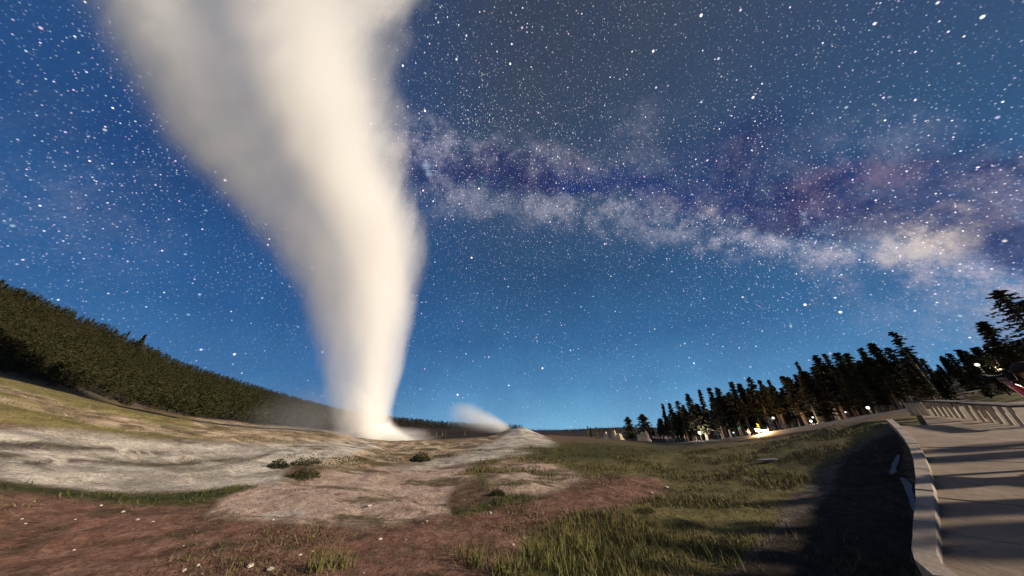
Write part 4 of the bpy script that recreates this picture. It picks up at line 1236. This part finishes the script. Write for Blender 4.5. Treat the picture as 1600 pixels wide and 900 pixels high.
def vol_out(t, dens, col=(0.998, 0.99, 0.975), g_=-0.3):
    pv = t.new('ShaderNodeVolumePrincipled'); pv.inputs['Color'].default_value = (*col, 1); t.put(pv.inputs['Density'], dens); pv.inputs['Anisotropy'].default_value = g_
    o_ = t.new('ShaderNodeOutputMaterial'); t.l.new(pv.outputs[0], o_.inputs['Volume'])


vm = bpy.data.materials.new('steam'); vm.use_nodes = True; t = NT(vm.node_tree)
P_ = t.new('ShaderNodeNewGeometry').outputs['Position']
sp_ = t.new('ShaderNodeSeparateXYZ'); t.put(sp_.inputs[0], P_)
zn_ = t.m('POWER', t.m('DIVIDE', t.m('SUBTRACT', sp_.outputs[2], ZB), ZMAX - ZB, clamp=True), .5)
xlo, xhi = -60, 10
xc = curve(t, zn_, [q_[1] for q_ in tab], -100, 20); rx = curve(t, zn_, [q_[2] for q_ in tab], 0, 120); yc = curve(t, zn_, [q_[3] for q_ in tab], 0, 80); ry = curve(t, zn_, [q_[4] for q_ in tab], 0, 80)
ux = t.m('DIVIDE', t.m('SUBTRACT', sp_.outputs[0], xc), rx); uy = t.m('DIVIDE', t.m('SUBTRACT', sp_.outputs[1], yc), ry)
cmb = t.new('ShaderNodeCombineXYZ'); t.put(cmb.inputs[0], t.m('MULTIPLY', ux, 1.0)); t.put(cmb.inputs[1], uy); t.put(cmb.inputs[2], t.m('MULTIPLY', zn_, 5.0))
nz = t.noise(cmb.outputs[0], 1.3, 3.0, .55); nz2 = t.noise(P_, .045, 3.0, .6)
qd = t.m('SQRT', t.m('ADD', t.m('MULTIPLY', ux, ux), t.m('MULTIPLY', uy, uy)))
nz3 = t.noise(t.scale(P_, (1, 1, .28)), .2, 4.0, .62)
qd = t.m('ADD', qd, t.m('ADD', t.m('MULTIPLY', t.m('SUBTRACT', nz2, .5), .24), t.m('MULTIPLY', t.m('SUBTRACT', nz3, .5), .42)))
edge = t.m('MAXIMUM', t.rng(ux, -.5, .6, .62, .22), .05)
body = t.rng(t.m('SUBTRACT', 1.0, qd), 0.0, edge)
fill = t.rng(nz, .34, .64, .45, 1.0)
# a dense jet on the right, thinner drifting steam on the left
j1 = t.rng(t.m('ABSOLUTE', t.m('SUBTRACT', ux, .36)), .42, .05); j2 = t.rng(t.m('ABSOLUTE', t.m('ADD', ux, .52)), .40, .05)
twin = t.m('ADD', .16, t.m('ADD', t.m('MULTIPLY', j1, .80), t.m('MULTIPLY', j2, 1.25)))
single = t.m('ADD', .5, t.m('MULTIPLY', j1, .8))
tw = t.rng(zn_, .35, .62)
jet = t.m('ADD', t.m('MULTIPLY', single, t.m('SUBTRACT', 1.0, tw)), t.m('MULTIPLY', twin, tw))
den = t.m('DIVIDE', t.m('MULTIPLY', 3.5, t.m('SUBTRACT', 1.0, t.m('MULTIPLY', zn_, .82))), ry)
den = t.m('MULTIPLY', t.m('MULTIPLY', den, body), t.m('MULTIPLY', fill, jet))
vol_out(t, den)
V_, F_ = [], []; NK = 28
for (z, x_, rx_, y_, ry_) in tab:
    for k in range(NK):
        a = 6.2832 * k / NK; V_.append((x_ + math.cos(a) * rx_ * 1.16, y_ + math.sin(a) * ry_ * 1.16, z))
for i in range(len(tab) - 1):
    for k in range(NK):
        F_.append((i * NK + k, i * NK + (k + 1) % NK, (i + 1) * NK + (k + 1) % NK, (i + 1) * NK + k))
F_.append(tuple(range(NK))[::-1]); F_.append(tuple((len(tab) - 1) * NK + k for k in range(NK)))
o = pyd('geyser_plume', V_, F_, [vm]); tag(o, 'huge cream white geyser column rising from the vent and widening to the top', 'geyser plume')


def puff(name, cen, rad, dens, label, cat, fn=None, g_=-0.3):
    """an ellipsoidal body of steam in its own local space"""
    mt = bpy.data.materials.new(name + '_vapour'); mt.use_nodes = True; t = NT(mt.node_tree)
    lc = t.new('ShaderNodeTexCoord').outputs['Object']
    n_ = t.noise(lc, 2.2, 3.0, .6)
    if fn: d_ = fn(t, lc, n_)
    else: d_ = t.rng(t.m('ADD', t.v('LENGTH', lc), t.m('MULTIPLY', t.m('SUBTRACT', n_, .5), .6)), 1.0, .1)
    vol_out(t, t.m('MULTIPLY', d_, dens), g_=g_)
    bm = bmesh.new(); bmesh.ops.create_icosphere(bm, subdivisions=3, radius=1.05)
    o_ = bm_obj(name, bm, [mt]); o_.location = cen; o_.scale = rad
    tag(o_, label, cat)
    return o_


c0 = ray(478, 655); s0 = 57 / c0.y
puff('drifting_steam', (c0.x * s0, 57, CAM_H + c0.z * s0), (12, 8, 7.5), .034, 'faint steam haze drifting left of the foot of the plume', 'steam')
pd = ray(582, 690); pf = pd * (55 / pd.y)
puff('ground_steam', (pf.x, 55, hz(pf.x, 55) + .3), (13, 5, 2.2), .30, 'low white steam spreading over the ground round the vent', 'steam')
p2 = Vector((ray(640, 684).x * 57 / ray(640, 684).y, 57, 0))


def taper(t, lc, n_):
    s_ = t.new('ShaderNodeSeparateXYZ'); t.put(s_.inputs[0], lc)
    u = t.m('MULTIPLY', t.m('SUBTRACT', .95, s_.outputs[0]), .55, clamp=True)
    h_ = t.m('ADD', .05, t.m('MULTIPLY', t.m('POWER', u, 2.2), 1.3))
    top = t.rng(t.m('DIVIDE', t.m('ADD', s_.outputs[2], .35), h_), 1.1, .2)
    return t.m('MULTIPLY', top, t.rng(t.m('ABSOLUTE', s_.outputs[1]), .9, .2))


puff('vent_spray', (p2.x + .2, 57, hz(p2.x, 57) + .5), (6.2, 4, 4.2), 1.0, 'white spray tapering to the right of the vent along the ground', 'spray', taper)


def wedge(t, lc, n_):
    s_ = t.new('ShaderNodeSeparateXYZ'); t.put(s_.inputs[0], lc)
    u = t.m('MULTIPLY', t.m('SUBTRACT', .95, s_.outputs[0]), .5)          # 0 at the source on the right, 1 far left
    w0 = t.m('ADD', .04, t.m('MULTIPLY', t.m('POWER', u, .6), 1.05))
    zc = t.m('ADD', -.74, t.m('MULTIPLY', t.m('POWER', u, .8), 1.3))
    q_ = t.v('LENGTH', None)
    cb = t.new('ShaderNodeCombineXYZ'); t.put(cb.inputs[0], t.m('DIVIDE', t.m('SUBTRACT', s_.outputs[2], zc), w0)); t.put(cb.inputs[1], t.m('DIVIDE', s_.outputs[1], t.m('ADD', w0, .1)))
    q_ = t.m('ADD', t.v('LENGTH', cb.outputs[0]), t.m('MULTIPLY', t.m('SUBTRACT', n_, .5), .5))
    fall = t.m('MULTIPLY', t.m('POWER', t.rng(u, .85, 0.0, smooth=False), 1.25), t.rng(t.v('LENGTH', lc), 1.0, .75))
    return t.m('MULTIPLY', t.rng(q_, 1.0, .0), fall)


c1 = ray(745, 653); s1 = 112 / c1.y
puff('small_plume', (c1.x * s1, 112, CAM_H + c1.z * s1), (16, 9, 7.4), .42, 'small pale steam plume blowing left from behind the pale cone', 'steam plume', wedge)
